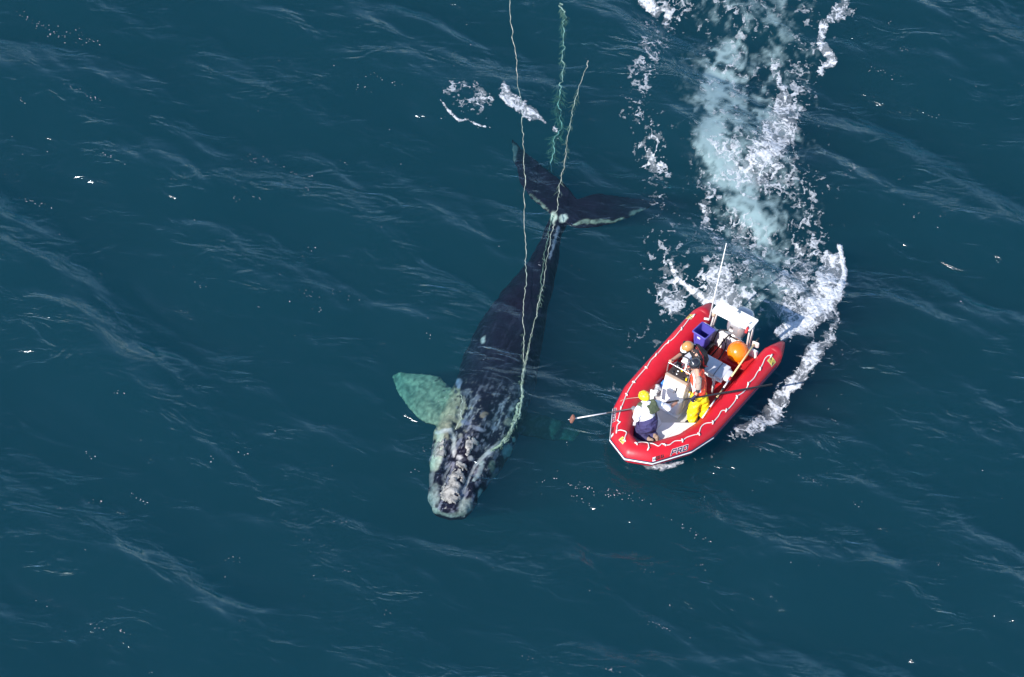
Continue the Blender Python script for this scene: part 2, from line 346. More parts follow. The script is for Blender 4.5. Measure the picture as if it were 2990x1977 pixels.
# ---------------------------------------------------------------- shared modelling helpers
def bm_hull(bm, balls, sub=2):
    """convex hull of a few balls (centre, radius or (rx,ry,rz))"""
    b2 = bmesh.new()
    for c, r in balls:
        if not hasattr(r, '__len__'): r = (r, r, r)
        bmesh.ops.create_icosphere(b2, subdivisions=sub, radius=1.0, matrix=Matrix.Translation(c) @ Matrix.Diagonal((r[0], r[1], r[2], 1)))
    res = bmesh.ops.convex_hull(b2, input=b2.verts[:])
    dele = list({g for g in res['geom_interior'] if isinstance(g, bmesh.types.BMVert)} | {g for g in res['geom_unused'] if isinstance(g, bmesh.types.BMVert)})
    if dele: bmesh.ops.delete(b2, geom=dele, context='VERTS')
    me = bpy.data.meshes.new('t'); b2.to_mesh(me); b2.free(); bm.from_mesh(me); bpy.data.meshes.remove(me)
def limb(bm, pts, radii, sub=2):
    for a, b, ra, rb in zip(pts[:-1], pts[1:], radii[:-1], radii[1:]): bm_hull(bm, [(a, ra), (b, rb)], sub)
def remesh(bm, voxel, smooth=4, fac=0.5, fold=0):
    """melt the shapes collected in bm into one continuous surface"""
    me = bpy.data.meshes.new('t'); bm.to_mesh(me); bm.free()
    o = bpy.data.objects.new('t', me); COL.objects.link(o)
    r = o.modifiers.new('r', 'REMESH'); r.mode = 'VOXEL'; r.voxel_size = voxel; r.use_smooth_shade = True
    if smooth:
        s = o.modifiers.new('s', 'SMOOTH'); s.factor = fac; s.iterations = smooth
    dg = bpy.context.evaluated_depsgraph_get(); dg.update()
    res = bpy.data.meshes.new_from_object(o.evaluated_get(dg), depsgraph=dg)
    bpy.data.objects.remove(o); bpy.data.meshes.remove(me)
    if fold:
        n = len(res.vertices); V = np.empty(n*3, np.float32); res.vertices.foreach_get('co', V); V = V.reshape(-1, 3); Q = np.empty(n*3, np.float32); res.vertices.foreach_get('normal', Q)
        f = (1-np.abs(2*fbm(V[:, 0]*6+V[:, 2]*3+50, V[:, 1]*6-V[:, 2]*9+50, 311, 3)-1)*2.4)+.6*(fbm(V[:, 0]*19+90, V[:, 2]*22+V[:, 1]*11+90, 321, 2)-.5)
        res.vertices.foreach_set('co', (V+Q.reshape(-1, 3)*(fold*(f-.4))[:, None]).astype(np.float32).ravel()); res.update()
    res.materials.clear()
    return res
def tube_mesh(pts, rad, seg=8, cap=True, closed=False):
    """round tube along a polyline; rad number or list"""
    pts = [Vector(p) for p in pts]; n = len(pts)
    rad = rad if hasattr(rad, '__len__') else [rad]*n
    bm = bmesh.new(); rings = []; up = None
    for i, p in enumerate(pts):
        if closed: tan = (pts[(i+1) % n]-pts[i-1]).normalized()
        else: tan = (pts[min(i+1, n-1)]-pts[max(i-1, 0)]).normalized()
        if up is None: up = tan.orthogonal().normalized()
        up = (up-tan*up.dot(tan))
        up = up.normalized() if up.length > 1e-6 else tan.orthogonal().normalized()
        sd = tan.cross(up)
        rings.append([bm.verts.new(p+(up*cos(2*pi*k/seg)+sd*sin(2*pi*k/seg))*rad[i]) for k in range(seg)])
    for i in range(n if closed else n-1):
        a = rings[i]; b = rings[(i+1) % n]
        for k in range(seg): bm.faces.new((a[k], a[(k+1) % seg], b[(k+1) % seg], b[k]))
    if cap and not closed: bm.faces.new(rings[0][::-1]); bm.faces.new(rings[-1])
    for f in bm.faces: f.smooth = True
    me = bpy.data.meshes.new('tube'); bmesh.ops.recalc_face_normals(bm, faces=bm.faces[:]); bm.to_mesh(me); bm.free()
    return me
def catmull(pts, n=6):
    pts = [Vector(p) for p in pts]; out = []
    for i in range(len(pts)-1):
        p0 = pts[max(i-1, 0)]; p1 = pts[i]; p2 = pts[i+1]; p3 = pts[min(i+2, len(pts)-1)]
        for k in range(n):
            t = k/n
            out.append(0.5*((2*p1)+(p2-p0)*t+(2*p0-5*p1+4*p2-p3)*t*t+(3*p1-p0-3*p2+p3)*t**3))
    out.append(pts[-1]); return out

# ---------------------------------------------------------------- the whale
ST = [  # left x, right x, y (print px), depth of the back below the surface, height / width
 (1016, 1066, 1203, .062, .8), (998, 1088, 1192, .043, .8), (989, 1102, 1163, .031, .75), (989, 1120, 1120, 0.031, .75), (989, 1148, 1080, 0.031, .75), (992, 1174, 1040, 0.037, .75),
 (1000, 1198, 1000, 0.043, .75), (1013, 1210, 965, 0.050, .75), (1032, 1225, 925, 0.068, .75), (1050, 1240, 885, 0.093, .8), (1064, 1250, 840, 0.124, .85), (1086, 1260, 785, 0.149, .9),
 (1118, 1270, 735, 0.161, .95), (1152, 1280, 693, 0.161, 1.0), (1190, 1288, 655, 0.174, 1.1), (1222, 1292, 615, 0.198, 1.2), (1246, 1296, 575, 0.248, 1.3), (1262, 1306, 540, 0.260, 1.3), (1280, 1322, 508, 0.260, 1.0)]
spine = []
for i, (xl, xr, y, dep, asp) in enumerate(ST):
    z = -dep-0.4; Lp = R2(xl, y, z); Rp = R2(xr, y, z); spine.append([(Lp+Rp)/2, (Rp-Lp), dep, asp])
body_rows = []
for i, (c, w, dep, asp) in enumerate(spine):
    tan = (spine[min(i+1, len(spine)-1)][0]-spine[max(i-1, 0)][0]); tan.z = 0; tan.normalize()
    lat = Vector((-tan.y, tan.x, 0)); lat = lat if lat.dot(w) > 0 else -lat
    hw = abs(w.dot(lat))/2 if i > 1 else w.length/2*0.9
    body_rows.append((Vector((c.x, c.y, 0)), lat, hw, -dep-hw*asp, hw*asp, tan))
def whale_mesh():
    bm = bmesh.new(); rings = []; ns = 40
    for i, (c, lat, hw, zc, hh, tan) in enumerate(body_rows):
        head = 1-sstep(6.0, 8.5, i); ring = []
        for k in range(ns):
            a = 2*pi*k/ns; s = cos(a); u = sin(a)
            z = u*hh
            if u > 0:
                # narrow arched rostrum between the two tall lower lips
                gro = -0.16*hw*math.exp(-((abs(s)-.42)/.10)**2)+0.12*hw*math.exp(-(s/.24)**2)
                lip = 0.10*hw*math.exp(-((abs(s)-.72)/.18)**2)
                z = z*(1-0.18*head)+(gro+lip)*head*min(1, i/2.0)
            ring.append(bm.verts.new(c+lat*(s*hw)+Vector((0, 0, zc+z))))
        rings.append(ring)
    for a, b in zip(rings[:-1], rings[1:]):
        for k in range(ns): bm.faces.new((a[k], a[(k+1) % ns], b[(k+1) % ns], b[k]))
    bm.faces.new(rings[0][::-1]); bm.faces.new(rings[-1])
    def slab(poly, th):
        """rounded plate from an outline of (x, y, depth) print points; thickness shrinks to the tips"""
        P = [R2(x, y, -d) for x, y, d in poly]; n = len(P); cen = sum(P, Vector())/n
        top = [bm.verts.new(p+Vector((0, 0, .032))) for p in P]; bot = [bm.verts.new(p-Vector((0, 0, .032))) for p in P]
        mid = []
        for sgn, ring in ((1, top), (-1, bot)):
            inner = [bm.verts.new(p.lerp(cen, .35)+Vector((0, 0, sgn*th))) for p in P]
            cv = bm.verts.new(cen+Vector((0, 0, sgn*th*1.2)))
            for k in range(n):
                bm.faces.new((ring[k], ring[(k+1) % n], inner[(k+1) % n], inner[k])); bm.faces.new((inner[k], inner[(k+1) % n], cv))
        for k in range(n): bm.faces.new((top[k], bot[k], bot[(k+1) % n], top[(k+1) % n]))
    # flukes: left lobe, right lobe, meeting over the end of the tail stock
    slab([(1184, 322, .75), (1190, 372, .5), (1203, 420, .4), (1230, 458, .34), (1262, 486, .3), (1290, 503, .28), (1330, 510, .28), (1346, 482, .32), (1330, 454, .34), (1304, 426, .38), (1272, 398, .42), (1238, 372, .5), (1208, 344, .66)], .06)
    slab([(1528, 466, .75), (1492, 486, .55), (1455, 504, .45), (1420, 517, .38), (1375, 525, .32), (1335, 528, .28), (1300, 512, .28), (1310, 478, .32), (1344, 458, .34), (1380, 450, .38), (1420, 453, .44), (1468, 460, .58)], .06)
    bm_hull(bm, [(R2(1306, 508, -.38), .15), (R2(1322, 486, -.38), .12)])
    # flippers
    slab([(906, 870, 1.3), (925, 862, 1.15), (985, 868, .95), (1018, 872, .8), (1040, 892, .75), (1070, 935, .7), (1058, 990, .7), (1010, 986, .7), (972, 972, .9), (944, 942, 1.0), (920, 905, 1.15)], .08)
    slab([(1210, 955, 1.2), (1250, 960, 1.35), (1300, 975, 1.5), (1345, 1000, 1.7), (1330, 1022, 1.7), (1280, 1020, 1.6), (1220, 1010, 1.3), (1180, 1000, 1.1)], .08)
    bmesh.ops.recalc_face_normals(bm, faces=bm.faces[:])
    return remesh(bm, 0.034, 3)
def blot(px, py, x, y, rx, ry, rot, edge=.35, seed=0):
    a = radians(rot); dx = px-x; dy = py-y; u = (dx*cos(a)+dy*sin(a))/rx; v = (-dx*sin(a)+dy*cos(a))/ry
    w = 1.1*(fbm(px/9, py/9, 201+seed, 3)-.5)
    return 1-sstep(1-edge, 1+edge*.4, np.hypot(u, v)+w*.8)
def band(px, py, pts, seed=0):
    w = 7*(fbm(px/8, py/8, 211+seed, 3)-.5)
    o = np.zeros_like(px)
    for a, b in zip(pts[:-1], pts[1:]):
        d, t = seg_d(px+w, py-w, a[:2], b[:2]); r = a[2]+(b[2]-a[2])*t
        o = np.maximum(o, 1-sstep(.6, 1.15, d/r))
    return o
Z4 = lambda x, y: (896+x*.2478, 832.7+y*.2478)
def whale_colour(V, nz):
    px, py = w2p(V[:, 0], V[:, 1], V[:, 2]); px = px.copy(); py = py.copy()
    n = len(px); base = np.tile(np.array([.007, .0065, .014]), (n, 1))
    mott = fbm(px/14, py/14, 221, 4); base = base*(0.6+1.2*mott)[:, None]
    fine = fbm(px/5, py/5, 231, 3); scr = fbm((px+py*.45)/5, (py-px*.45)/30, 241, 3)
    def put(mask, col, vary=.5):
        nonlocal base
        mk = (np.clip(mask, 0, 1)*(nz > -.35))[:, None]
        c = np.array(col)[None, :]*(1-vary+2*vary*fine)[:, None]
        base = base*(1-mk)+c*mk
    g = (.16, .155, .16); lg = (.44, .42, .40); gr = (.30, .36, .28); tan = (.25, .18, .13)
    # pale scuffs all over the head and shoulders
    hd = sstep(850, 960, py)
    put(.7*sstep(.56, .60, scr)*hd*sstep(.38, .55, mott), (.20, .20, .25))
    spk = fbm(px/2.6, py/3.4, 233, 2); put(.8*sstep(.66, .74, spk)*hd*sstep(.45, .6, mott), (.3, .28, .27)); put(.5*sstep(.58, .7, mott)*sstep(880, 900, py)*(1-sstep(1090, 1130, py)), (.10, .10, .12))
    put(.22*sstep(.55, .7, scr)*(1-hd)*sstep(690, 720, py), (.05, .05, .08))
    # flippers
    put(blot(px, py, 978, 922, 108, 68, 38, .15), (.30, .26, .18), .5); put(.55*sstep(.5, .6, fbm(px/7, py/7, 301, 3))*blot(px, py, 978, 922, 108, 68, 38, .15), (.10, .11, .08), .5)
    put(.8*blot(px, py, 1290, 990, 100, 50, 15), (.05, .065, .045))
    # lips, chin
    put(band(px, py, [(*Z4(500, 700), 8), (*Z4(490, 850), 15), (*Z4(440, 1000), 12)]), (.40, .42, .33))
    put(.9*band(px, py, [(*Z4(470, 680), 5), (*Z4(590, 660), 6), (*Z4(630, 760), 6), (*Z4(625, 900), 4)], 1), lg)
    put(blot(px, py, *Z4(435, 1290), 16, 32, 10), (.20, .22, .21), .8); put(blot(px, py, *Z4(410, 1110), 8, 22, 10), g)
    put(blot(px, py, *Z4(730, 1370), 17, 20, 30), (.24, .26, .23), .8); put(.8*band(px, py, [(*Z4(430, 1400), 6), (*Z4(560, 1465), 6), (*Z4(690, 1440), 7)]), (.17, .20, .18), .8)
    put(.9*band(px, py, [(*Z4(1060, 780), 7), (*Z4(930, 880), 5), (*Z4(830, 980), 4), (*Z4(770, 1100), 3), (*Z4(710, 1240), 5)], 2), (.34, .33, .33))
    put(.85*band(px, py, [(*Z4(890, 960), 5), (*Z4(870, 1050), 6), (*Z4(810, 1130), 4)], 3), (.28, .32, .31))
    put(.9*blot(px, py, *Z4(1120, 850), 13, 18, 20), (.28, .34, .30)); put(blot(px, py, *Z4(1185, 745), 4, 6, 0), (.4, .45, .38))
    put(.8*blot(px, py, *Z4(980, 1000), 8, 16, 0), (.16, .19, .14)); put(blot(px, py, *Z4(870, 1250), 6, 14, 20), (.34, .4, .35)); put(.6*blot(px, py, *Z4(1000, 1120), 10, 14, 20), (.2, .25, .22))
    # head patches between the callosities
    put(band(px, py, [(*Z4(720, 350), 3), (*Z4(700, 450), 7), (*Z4(665, 540), 8)], 4), (.26, .22, .18)); put(blot(px, py, *Z4(670, 220), 8, 11, 0), (.16, .17, .24))
    put(.9*blot(px, py, *Z4(905, 520), 9, 7, -20), tan); put(.9*blot(px, py, *Z4(1135, 580), 12, 10, 0), (.26, .23, .19)); put(.9*blot(px, py, *Z4(860, 650), 16, 6, 15), (.26, .26, .31))
    put(.8*blot(px, py, *Z4(740, 590), 12, 6, 20), (.15, .16, .24)); put(.7*blot(px, py, *Z4(1000, 640), 9, 6, 0), (.15, .16, .22)); put(blot(px, py, *Z4(780, 920), 6, 7, 0), lg); put(blot(px, py, *Z4(680, 915), 8, 5, 0), lg)
    put(blot(px, py, *Z4(685, 710), 6, 7, 0), (.24, .22, .2)); put(.8*blot(px, py, *Z4(1165, 465), 5, 4, 0), lg)
    put(.8*band(px, py, [(*Z4(560, 1180), 3), (*Z4(520, 1120), 3), (*Z4(590, 1000), 3)], 5), g)
    put(.7*blot(px, py, 1118, 788, 5, 10, 20), (.5, .5, .48)); put(.5*blot(px, py, 1230, 900, 16, 26, 0), (.10, .11, .13))
    # tail stock and flukes
    put(blot(px, py, 1281, 504, 8, 15, 0), (.45, .48, .40)); put(.95*blot(px, py, 1305, 506, 9, 11, 20), (.42, .45, .40))
    put(.8*band(px, py, [(1292, 528, 4), (1287, 550, 4), (1280, 575, 3), (1272, 600, 2)], 6), (.26, .27, .33))
    put(.95*band(px, py, [(1330, 520, 3), (1352, 513, 6), (1392, 513, 5), (1420, 513, 3), (1445, 506, 5)], 7), (.15, .18, .14), .95)
    put(.5*blot(px, py, 1478, 492, 24, 8, -18), (.22, .28, .24)); put(.6*band(px, py, [(1228, 452, 3), (1248, 468, 3), (1268, 488, 3)], 8), (.18, .22, .18), .95); put(.5*blot(px, py, 1188, 360, 10, 26, 10), (.16, .22, .22))
    return base
WHB = bpy.data.objects.new('whale', None); COL.objects.link(WHB)
WHB.location = body_rows[9][0]+Vector((0, 0, -1.6)); tag(WHB, 'dark right whale with white callosities lying just below the surface, flukes trailing', 'whale')
def colour_attr(me, col):
    a = me.color_attributes.new('tint', 'FLOAT_COLOR', 'POINT'); c = np.ones((len(me.vertices), 4), np.float32); c[:, :3] = col; a.data.foreach_set('color', c.ravel())
def skin_mat(name, rough=.45, bump=.02, scale=9):
    m, t, p = M(name); L = t.links.new
    a = N(t, 'ShaderNodeVertexColor', layer_name='tint'); L(a.outputs[0], p.inputs['Base Color']); p.inputs['Roughness'].default_value = rough; p.inputs['Specular IOR Level'].default_value = .06
    n = N(t, 'ShaderNodeTexNoise', i_Scale=scale, i_Detail=5.0); b = N(t, 'ShaderNodeBump', i_Strength=.7, i_Distance=bump); ge = N(t, 'ShaderNodeNewGeometry')
    L(ge.outputs['Position'], n.inputs[0]); L(n.outputs[0], b.inputs['Height']); L(b.outputs[0], p.inputs['Normal'])
    return m
def mesh_np(me):
    V = np.empty(len(me.vertices)*3, np.float32); me.vertices.foreach_get('co', V); Nn = np.empty_like(V); me.vertices.foreach_get('normal', Nn)
    return V.reshape(-1, 3).astype(float), Nn.reshape(-1, 3)
def shift(me, v):
    me.transform(Matrix.Translation(v)); return me
wm = whale_mesh(); V, Nn = mesh_np(wm)
fl = 1+1.6*(V[:, 0] < -3.35); V[:, 0] += .07*fl*(fbm(V[:, 0]*3, V[:, 1]*7, 252, 3)-.5); V[:, 1] += .06*(fbm(V[:, 0]*6, V[:, 1]*6, 253, 3)-.5)
V += Nn*(0.05*(fbm(V[:, 0]*2.2, V[:, 1]*2.2, 251, 3)-.5)*(V[:, 2] > -.9))[:, None]
wm.vertices.foreach_set('co', V.astype(np.float32).ravel()); colour_attr(wm, whale_colour(V, Nn[:, 2])); wm.update()
from mathutils.bvhtree import BVHTree
bmw = bmesh.new(); bmw.from_mesh(wm); WHALE_BVH = BVHTree.FromBMesh(bmw); bmw.free()
def whale_top(x, y):
    h = WHALE_BVH.ray_cast(Vector((x, y, 3)), Vector((0, 0, -1))); return h[0].z if h[0] else -3.0
shift(wm, -WHB.location); link_mesh('body', wm, skin_mat('whale_skin', .38), WHB)
CAL = skin_mat('callosity', .8, .03, 30)
def callosity(cx, cy, outline, h):
    """rough raised patch of pale skin sitting on the head; outline in crop pixels"""
    poly = [R2(*Z4(x, y), -.12) for x, y in outline]; st = .022
    x = np.arange(min(p.x for p in poly)-.1, max(p.x for p in poly)+.1, st); y = np.arange(min(p.y for p in poly)-.1, max(p.y for p in poly)+.1, st)
    X, Y = np.meshgrid(x, y, indexing='ij')
    jx = X+.22*(fbm(X*6, Y*6, 261, 4)-.5); jy = Y+.22*(fbm(X*6, Y*6, 271, 4)-.5)
    ins = np.zeros(X.shape, bool); dmin = np.full(X.shape, 9.)
    for a, b in zip(poly, poly[1:]+poly[:1]):
        ins ^= ((a.y > jy) != (b.y > jy)) & (jx < (b.x-a.x)*(jy-a.y)/(b.y-a.y+1e-9)+a.x)
        dmin = np.minimum(dmin, seg_d(jx, jy, (a.x, a.y), (b.x, b.y))[0])
    top = np.array([[whale_top(a, b) for b in y] for a in x])
    Z = top-.03+(h*np.minimum(1, dmin/.06)+.03)*(0.6+.9*fbm(X*9, Y*9, 281, 4))
    k = ins & (top > -1) & (fbm(X*8, Y*8, 295, 3) < .66); cell = k[:-1, :-1] & k[1:, :-1] & k[1:, 1:] & k[:-1, 1:]
    idx = np.arange(X.size).reshape(X.shape); q = np.stack([idx[:-1, :-1][cell], idx[1:, :-1][cell], idx[1:, 1:][cell], idx[:-1, 1:][cell]], -1)
    u = np.unique(q); mp_ = np.zeros(X.size, int); mp_[u] = np.arange(len(u)); V = np.stack([X, Y, Z], -1).reshape(-1, 3)[u]
    me = np_mesh('callosity', V, mp_[q]); f = fbm(V[:, 0]*11, V[:, 1]*11, 291, 4); crk = np.abs(fbm(V[:, 0]*9, V[:, 1]*9, 292, 3)-.5)
    c = (np.array([.36, .345, .32])[None]*(0.35+1.1*f)[:, None])*(0.35+0.65*sstep(.0, .06, crk))[:, None]
    colour_attr(me, c); shift(me, -WHB.location); o = link_mesh('callosity', me, CAL, WHB)
    so_ = o.modifiers.new('thickness', 'SOLIDIFY'); so_.thickness = .03; so_.offset = -1
    return o
callosity(0, 0, [(530, 1140), (600, 1120), (680, 1140), (705, 1210), (690, 1290), (640, 1345), (570, 1350), (515, 1320), (500, 1240)], .05)
callosity(0, 0, [(650, 965), (720, 960), (745, 1000), (735, 1080), (700, 1150), (640, 1160), (590, 1140), (605, 1060), (640, 1010)], .04)
callosity(0, 0, [(735, 745), (790, 740), (850, 765), (830, 820), (780, 880), (745, 940), (720, 935), (728, 850)], .04)
callosity(0, 0, [(470, 700), (530, 720), (555, 800), (550, 870), (500, 900), (440, 860), (440, 780)], .03)

# ---------------------------------------------------------------- ropes and weed
def rope_mat(name, c):
    m, t, p = M(name); L = t.links.new
    n = N(t, 'ShaderNodeTexNoise', i_Scale=6.0, i_Detail=3.0); cr = N(t, 'ShaderNodeValToRGB'); ge = N(t, 'ShaderNodeNewGeometry'); L(ge.outputs['Position'], n.inputs[0]); L(n.outputs[0], cr.inputs[0])
    cr.color_ramp.elements[0].position = .3; cr.color_ramp.elements[0].color = (c[0]*.35, c[1]*.4, c[2]*.35, 1); cr.color_ramp.elements[1].position = .6; cr.color_ramp.elements[1].color = (*c, 1)
    L(cr.outputs[0], p.inputs['Base Color']); p.inputs['Roughness'].default_value = .9
    return m
ROPE = rope_mat('fouled_rope', (.42, .46, .38)); WEEDP = rope_mat('pale_weed', (.30, .34, .25)); WEED = rope_mat('rope_weed', (.15, .21, .155))
WOB = [rnd.uniform(-1, 1) for _ in range(512)]
def wob(x):
    i = int(math.floor(x)); f = x-i; f = f*f*(3-2*f); return WOB[i % 512]*(1-f)+WOB[(i+1) % 512]*f
def rope(pts, rad, label, wig=.013, weed=(), mat_w=0, name='rope', mat=None, over=True):
    base = R2(pts[0][0], pts[0][1], -1.5)
    o = bpy.data.objects.new(name, None); COL.objects.link(o); o.location = base; tag(o, label, 'rope')
    P = [R2(x, y, z) for x, y, z in pts]; C = catmull(P, 14); out = []; ph = rnd.random()*99
    for i, p in enumerate(C):
        wo = wob(ph+i*.22)*1.8+wob(ph+40+i*.93)*1.3; q = p+Vector((wig*wo, wig*.5*wob(ph+80+i*.7), 0))
        if over:
            zt = whale_top(q.x, q.y)+.03
            if zt > q.z: q.z = min(zt, -.01)
        out.append(q-base)
    me = tube_mesh(out, [rad*rnd.uniform(.7, 1.35) for _ in out], 6); link_mesh('line', me, mat or ROPE, o)
    if mat_w:
        a0 = int(mat_w*(len(out)-1)); pp = out[a0:]; bm = bmesh.new()
        for k in range(2):
            pk = [p+Vector((.03*wob(k*50+j*.7), .02*wob(k*70+9+j*.6), -.015-.03*k)) for j, p in enumerate(pp)]
            tm = tube_mesh(pk, [.010+.026*abs(wob(ph+k*31+j*.8))*min(1, j/8) for j in range(len(pk))], 7); bm.from_mesh(tm); bpy.data.meshes.remove(tm)
        m2 = bpy.data.meshes.new('weed_mat'); bm.to_mesh(m2); bm.free(); link_mesh('weed_mat', m2, WEEDP, o)['kind'] = 'stuff'
    # weed tufts growing on the line
    for (i0, i1, n, ln) in weed:
        bm = bmesh.new(); A = int(i0*(len(out)-1)); B = int(i1*(len(out)-1))
        for k in range(n):
            s = out[rnd.randint(A, B)]+Vector((rnd.uniform(-.03, .03), rnd.uniform(-.1, .1), rnd.uniform(-.12, 0)))
            d = Vector((rnd.gauss(0, .35), rnd.uniform(-1, -.3), rnd.uniform(-.5, 0))).normalized(); pp = [s]
            for j in range(5):
                d = (d+Vector((rnd.uniform(-.9, .9), rnd.uniform(-.4, .3), rnd.uniform(-.3, .2)))).normalized(); pp.append(pp[-1]+d*ln/5)
            tm = tube_mesh(pp, [.0055, .0055, .005, .004, .003, .0015], 4); bm.from_mesh(tm); bpy.data.meshes.remove(tm)
        m2 = bpy.data.meshes.new('weed'); bm.to_mesh(m2); bm.free(); link_mesh('weed', m2, WEED, o)['kind'] = 'stuff'
    return o
rope([(1176, -30, -.02), (1183, 50, -.02), (1193, 120, -.02), (1200, 185, -.02), (1206, 240, -.05), (1210, 300, -.06), (1213, 380, -.04), (1214, 440, -.02), (1214, 520, -.02), (1216, 590, -.02), (1219, 650, -.02), (1213, 710, -.0), (1214, 770, 0), (1213, 830, 0), (1208, 900, 0), (1203, 950, -.02), (1188, 990, -.05), (1165, 1022, -.1), (1140, 1045, -.2)],
     .008, 'long pale rope running straight up past the left fluke to the top of the photo', weed=((.66, .98, 60, .09),), mat_w=.80)
rope([(1362, 140, .01), (1352, 175, -.02), (1336, 215, -.05), (1328, 250, -.1), (1318, 300, -.1), (1306, 375, -.06), (1296, 430, -.02), (1290, 470, -.02), (1284, 510, -.02), (1274, 560, -.02), (1262, 640, -.02), (1248, 700, -.0), (1237, 750, 0), (1222, 810, 0), (1212, 870, 0), (1206, 920, 0), (1197, 960, -.03), (1180, 1000, -.05), (1160, 1030, -.1)],
     .008, 'pale rope from the right bubbles down over the whale tail to its head', weed=((.10, .35, 60, .16), (.78, .98, 50, .09)), mat_w=.72)
rope([(1300, 8, -.1), (1302, 22, -.12), (1306, 45, -.35), (1306, 100, -.5), (1300, 170, -.4), (1296, 230, -.6), (1294, 290, -.7), (1282, 340, -.7), (1278, 400, -.8)],
     .011, 'green weed covered rope hanging below the surface between the two long ropes', wig=.03, weed=((.10, .5, 240, .10), (.56, 1, 260, .24)), over=False)
rope([(1280, 508, -.4), (1270, 545, -.35), (1260, 600, -.28), (1253, 650, -.2), (1250, 700, -.1), (1240, 740, -.05), (1228, 790, 0), (1217, 840, 0)],
     .009, 'short dull green rope beside the tail stock of the whale', mat=WEED, weed=((.1, .6, 40, .12),))
rope([(*Z4(690, 330), -.02), (*Z4(700, 400), 0), (*Z4(690, 520), 0), (*Z4(650, 650), 0)], .009, 'thin pale line lying on the left shoulder of the whale', wig=.012)
# ---------------------------------------------------------------- materials for the boat and crew
def mat(name, col, rough=.5, metal=0, bump=0, scale=40, spec=.5, var=0.0, vscale=3.0, coat=0):
    m, t, p = M(name); L = t.links.new
    p.inputs['Base Color'].default_value = (*col, 1); p.inputs['Roughness'].default_value = rough; p.inputs['Metallic'].default_value = metal
    p.inputs['Specular IOR Level'].default_value = spec; p.inputs['Coat Weight'].default_value = coat
    tc = N(t, 'ShaderNodeTexCoord')
    if bump:
        n = N(t, 'ShaderNodeTexNoise', i_Scale=scale, i_Detail=4.0); b = N(t, 'ShaderNodeBump', i_Strength=.8, i_Distance=bump)
        L(tc.outputs['Object'], n.inputs[0]); L(n.outputs[0], b.inputs['Height']); L(b.outputs[0], p.inputs['Normal'])
    if var:
        n = N(t, 'ShaderNodeTexNoise', i_Scale=vscale, i_Detail=6.0, i_Roughness=.65); mx = N(t, 'ShaderNodeMix', data_type='RGBA'); L(tc.outputs['Object'], n.inputs[0])
        cr = N(t, 'ShaderNodeMapRange'); cr.inputs['From Min'].default_value = .35; cr.inputs['From Max'].default_value = .7; L(n.outputs[0], cr.inputs[0]); L(cr.outputs[0], mx.inputs['Factor'])
        mx.inputs['A'].default_value = (*[c*(1-var) for c in col], 1); mx.inputs['B'].default_value = (*[min(1, c*(1+var*.5)) for c in col], 1); L(mx.outputs['Result'], p.inputs['Base Color'])
    return m
RED = mat('red_coated_fabric', (.62, .010, .022), .42, bump=.004, scale=6, var=.17, vscale=1.7)
REDDK = mat('red_cone_shaded', (.36, .010, .022), .4, var=.15)  # darker red: shade of the stern cones put into the colour
NAVY = mat('navy_rubber', (.022, .018, .055), .55); WHITER = mat('white_rubber', (.78, .77, .76), .5, var=.12, vscale=5)
GEL = mat('white_gelcoat', (.78, .76, .74), .35, var=.07, vscale=3); DECK = mat('nonskid_deck', (.60, .575, .56), .8, bump=.003, scale=120, var=.10, vscale=4)
REDFL = mat('red_deck_paint', (.50, .012, .015), .55, bump=.003, scale=60, var=.25, vscale=4)
BEIGE = mat('beige_trim', (.50, .37, .27), .6, var=.2); BLACK = mat('black_plastic', (.015, .015, .018), .45); DASH = mat('dash_panel', (.05, .038, .035), .5, var=.4, vscale=9)
STEEL = mat('steel', (.62, .60, .58), .3, metal=.9); PIPE = mat('painted_pipe', (.60, .52, .48), .4, var=.1); SILVER = mat('engine_silver', (.50, .48, .49), .33, metal=.55, var=.06, coat=.3)
CUSH = mat('grey_white_vinyl', (.58, .58, .62), .5, bump=.004, scale=12, var=.06); ORANGE = mat('orange_vinyl', (.95, .20, .004), .28, var=.03, coat=.4)
BIN = mat('violet_plastic', (.075, .07, .36), .42, var=.08); WHITEP = mat('white_paint', (.80, .80, .78), .4); ROPEW = mat('white_rope', (.72, .69, .64), .8, bump=.004, scale=150, var=.12, vscale=20)
YEL = mat('yellow_plastic', (.86, .62, .01), .38); YELW = mat('yellow_wood', (.80, .62, .30), .5, var=.15, vscale=9); GREY = mat('grey_knit', (.22, .23, .25), .9, bump=.004, scale=90)
CARBON = mat('dark_pole', (.03, .027, .03), .4, var=.2); BROWN = mat('brown_sponge', (.20, .085, .06), .9, bump=.01, scale=60); BLUE = mat('blue_plastic', (.08, .30, .85), .35)
SKIN = mat('skin', (.56, .28, .19), .5, bump=.002, scale=80, var=.1, vscale=12); TSHIRT = mat('white_cotton', (.80, .79, .82), .9, bump=.02, scale=9, var=.04)
NAVYC = mat('navy_cloth', (.045, .04, .13), .85, bump=.03, scale=11, var=.25, vscale=7); OLIVE = mat('olive_nylon', (.075, .095, .05), .7, bump=.012, scale=14, var=.2)
YELC = mat('yellow_oilskin', (.86, .70, .012), .42, bump=.03, scale=8, var=.12, vscale=6); ORV = mat('orange_vest', (.85, .075, .03), .6, bump=.012, scale=16, var=.08); REFL = mat('reflective_tape', (.78, .80, .84), .35)
TAN = mat('tan_cotton', (.36, .28, .23), .9, bump=.015, scale=14, var=.08); BLKC = mat('black_cloth', (.018, .015, .018), .8, bump=.012, scale=18); HTAN = mat('tan_helmet', (.52, .25, .075), .22, coat=.5, var=.1)
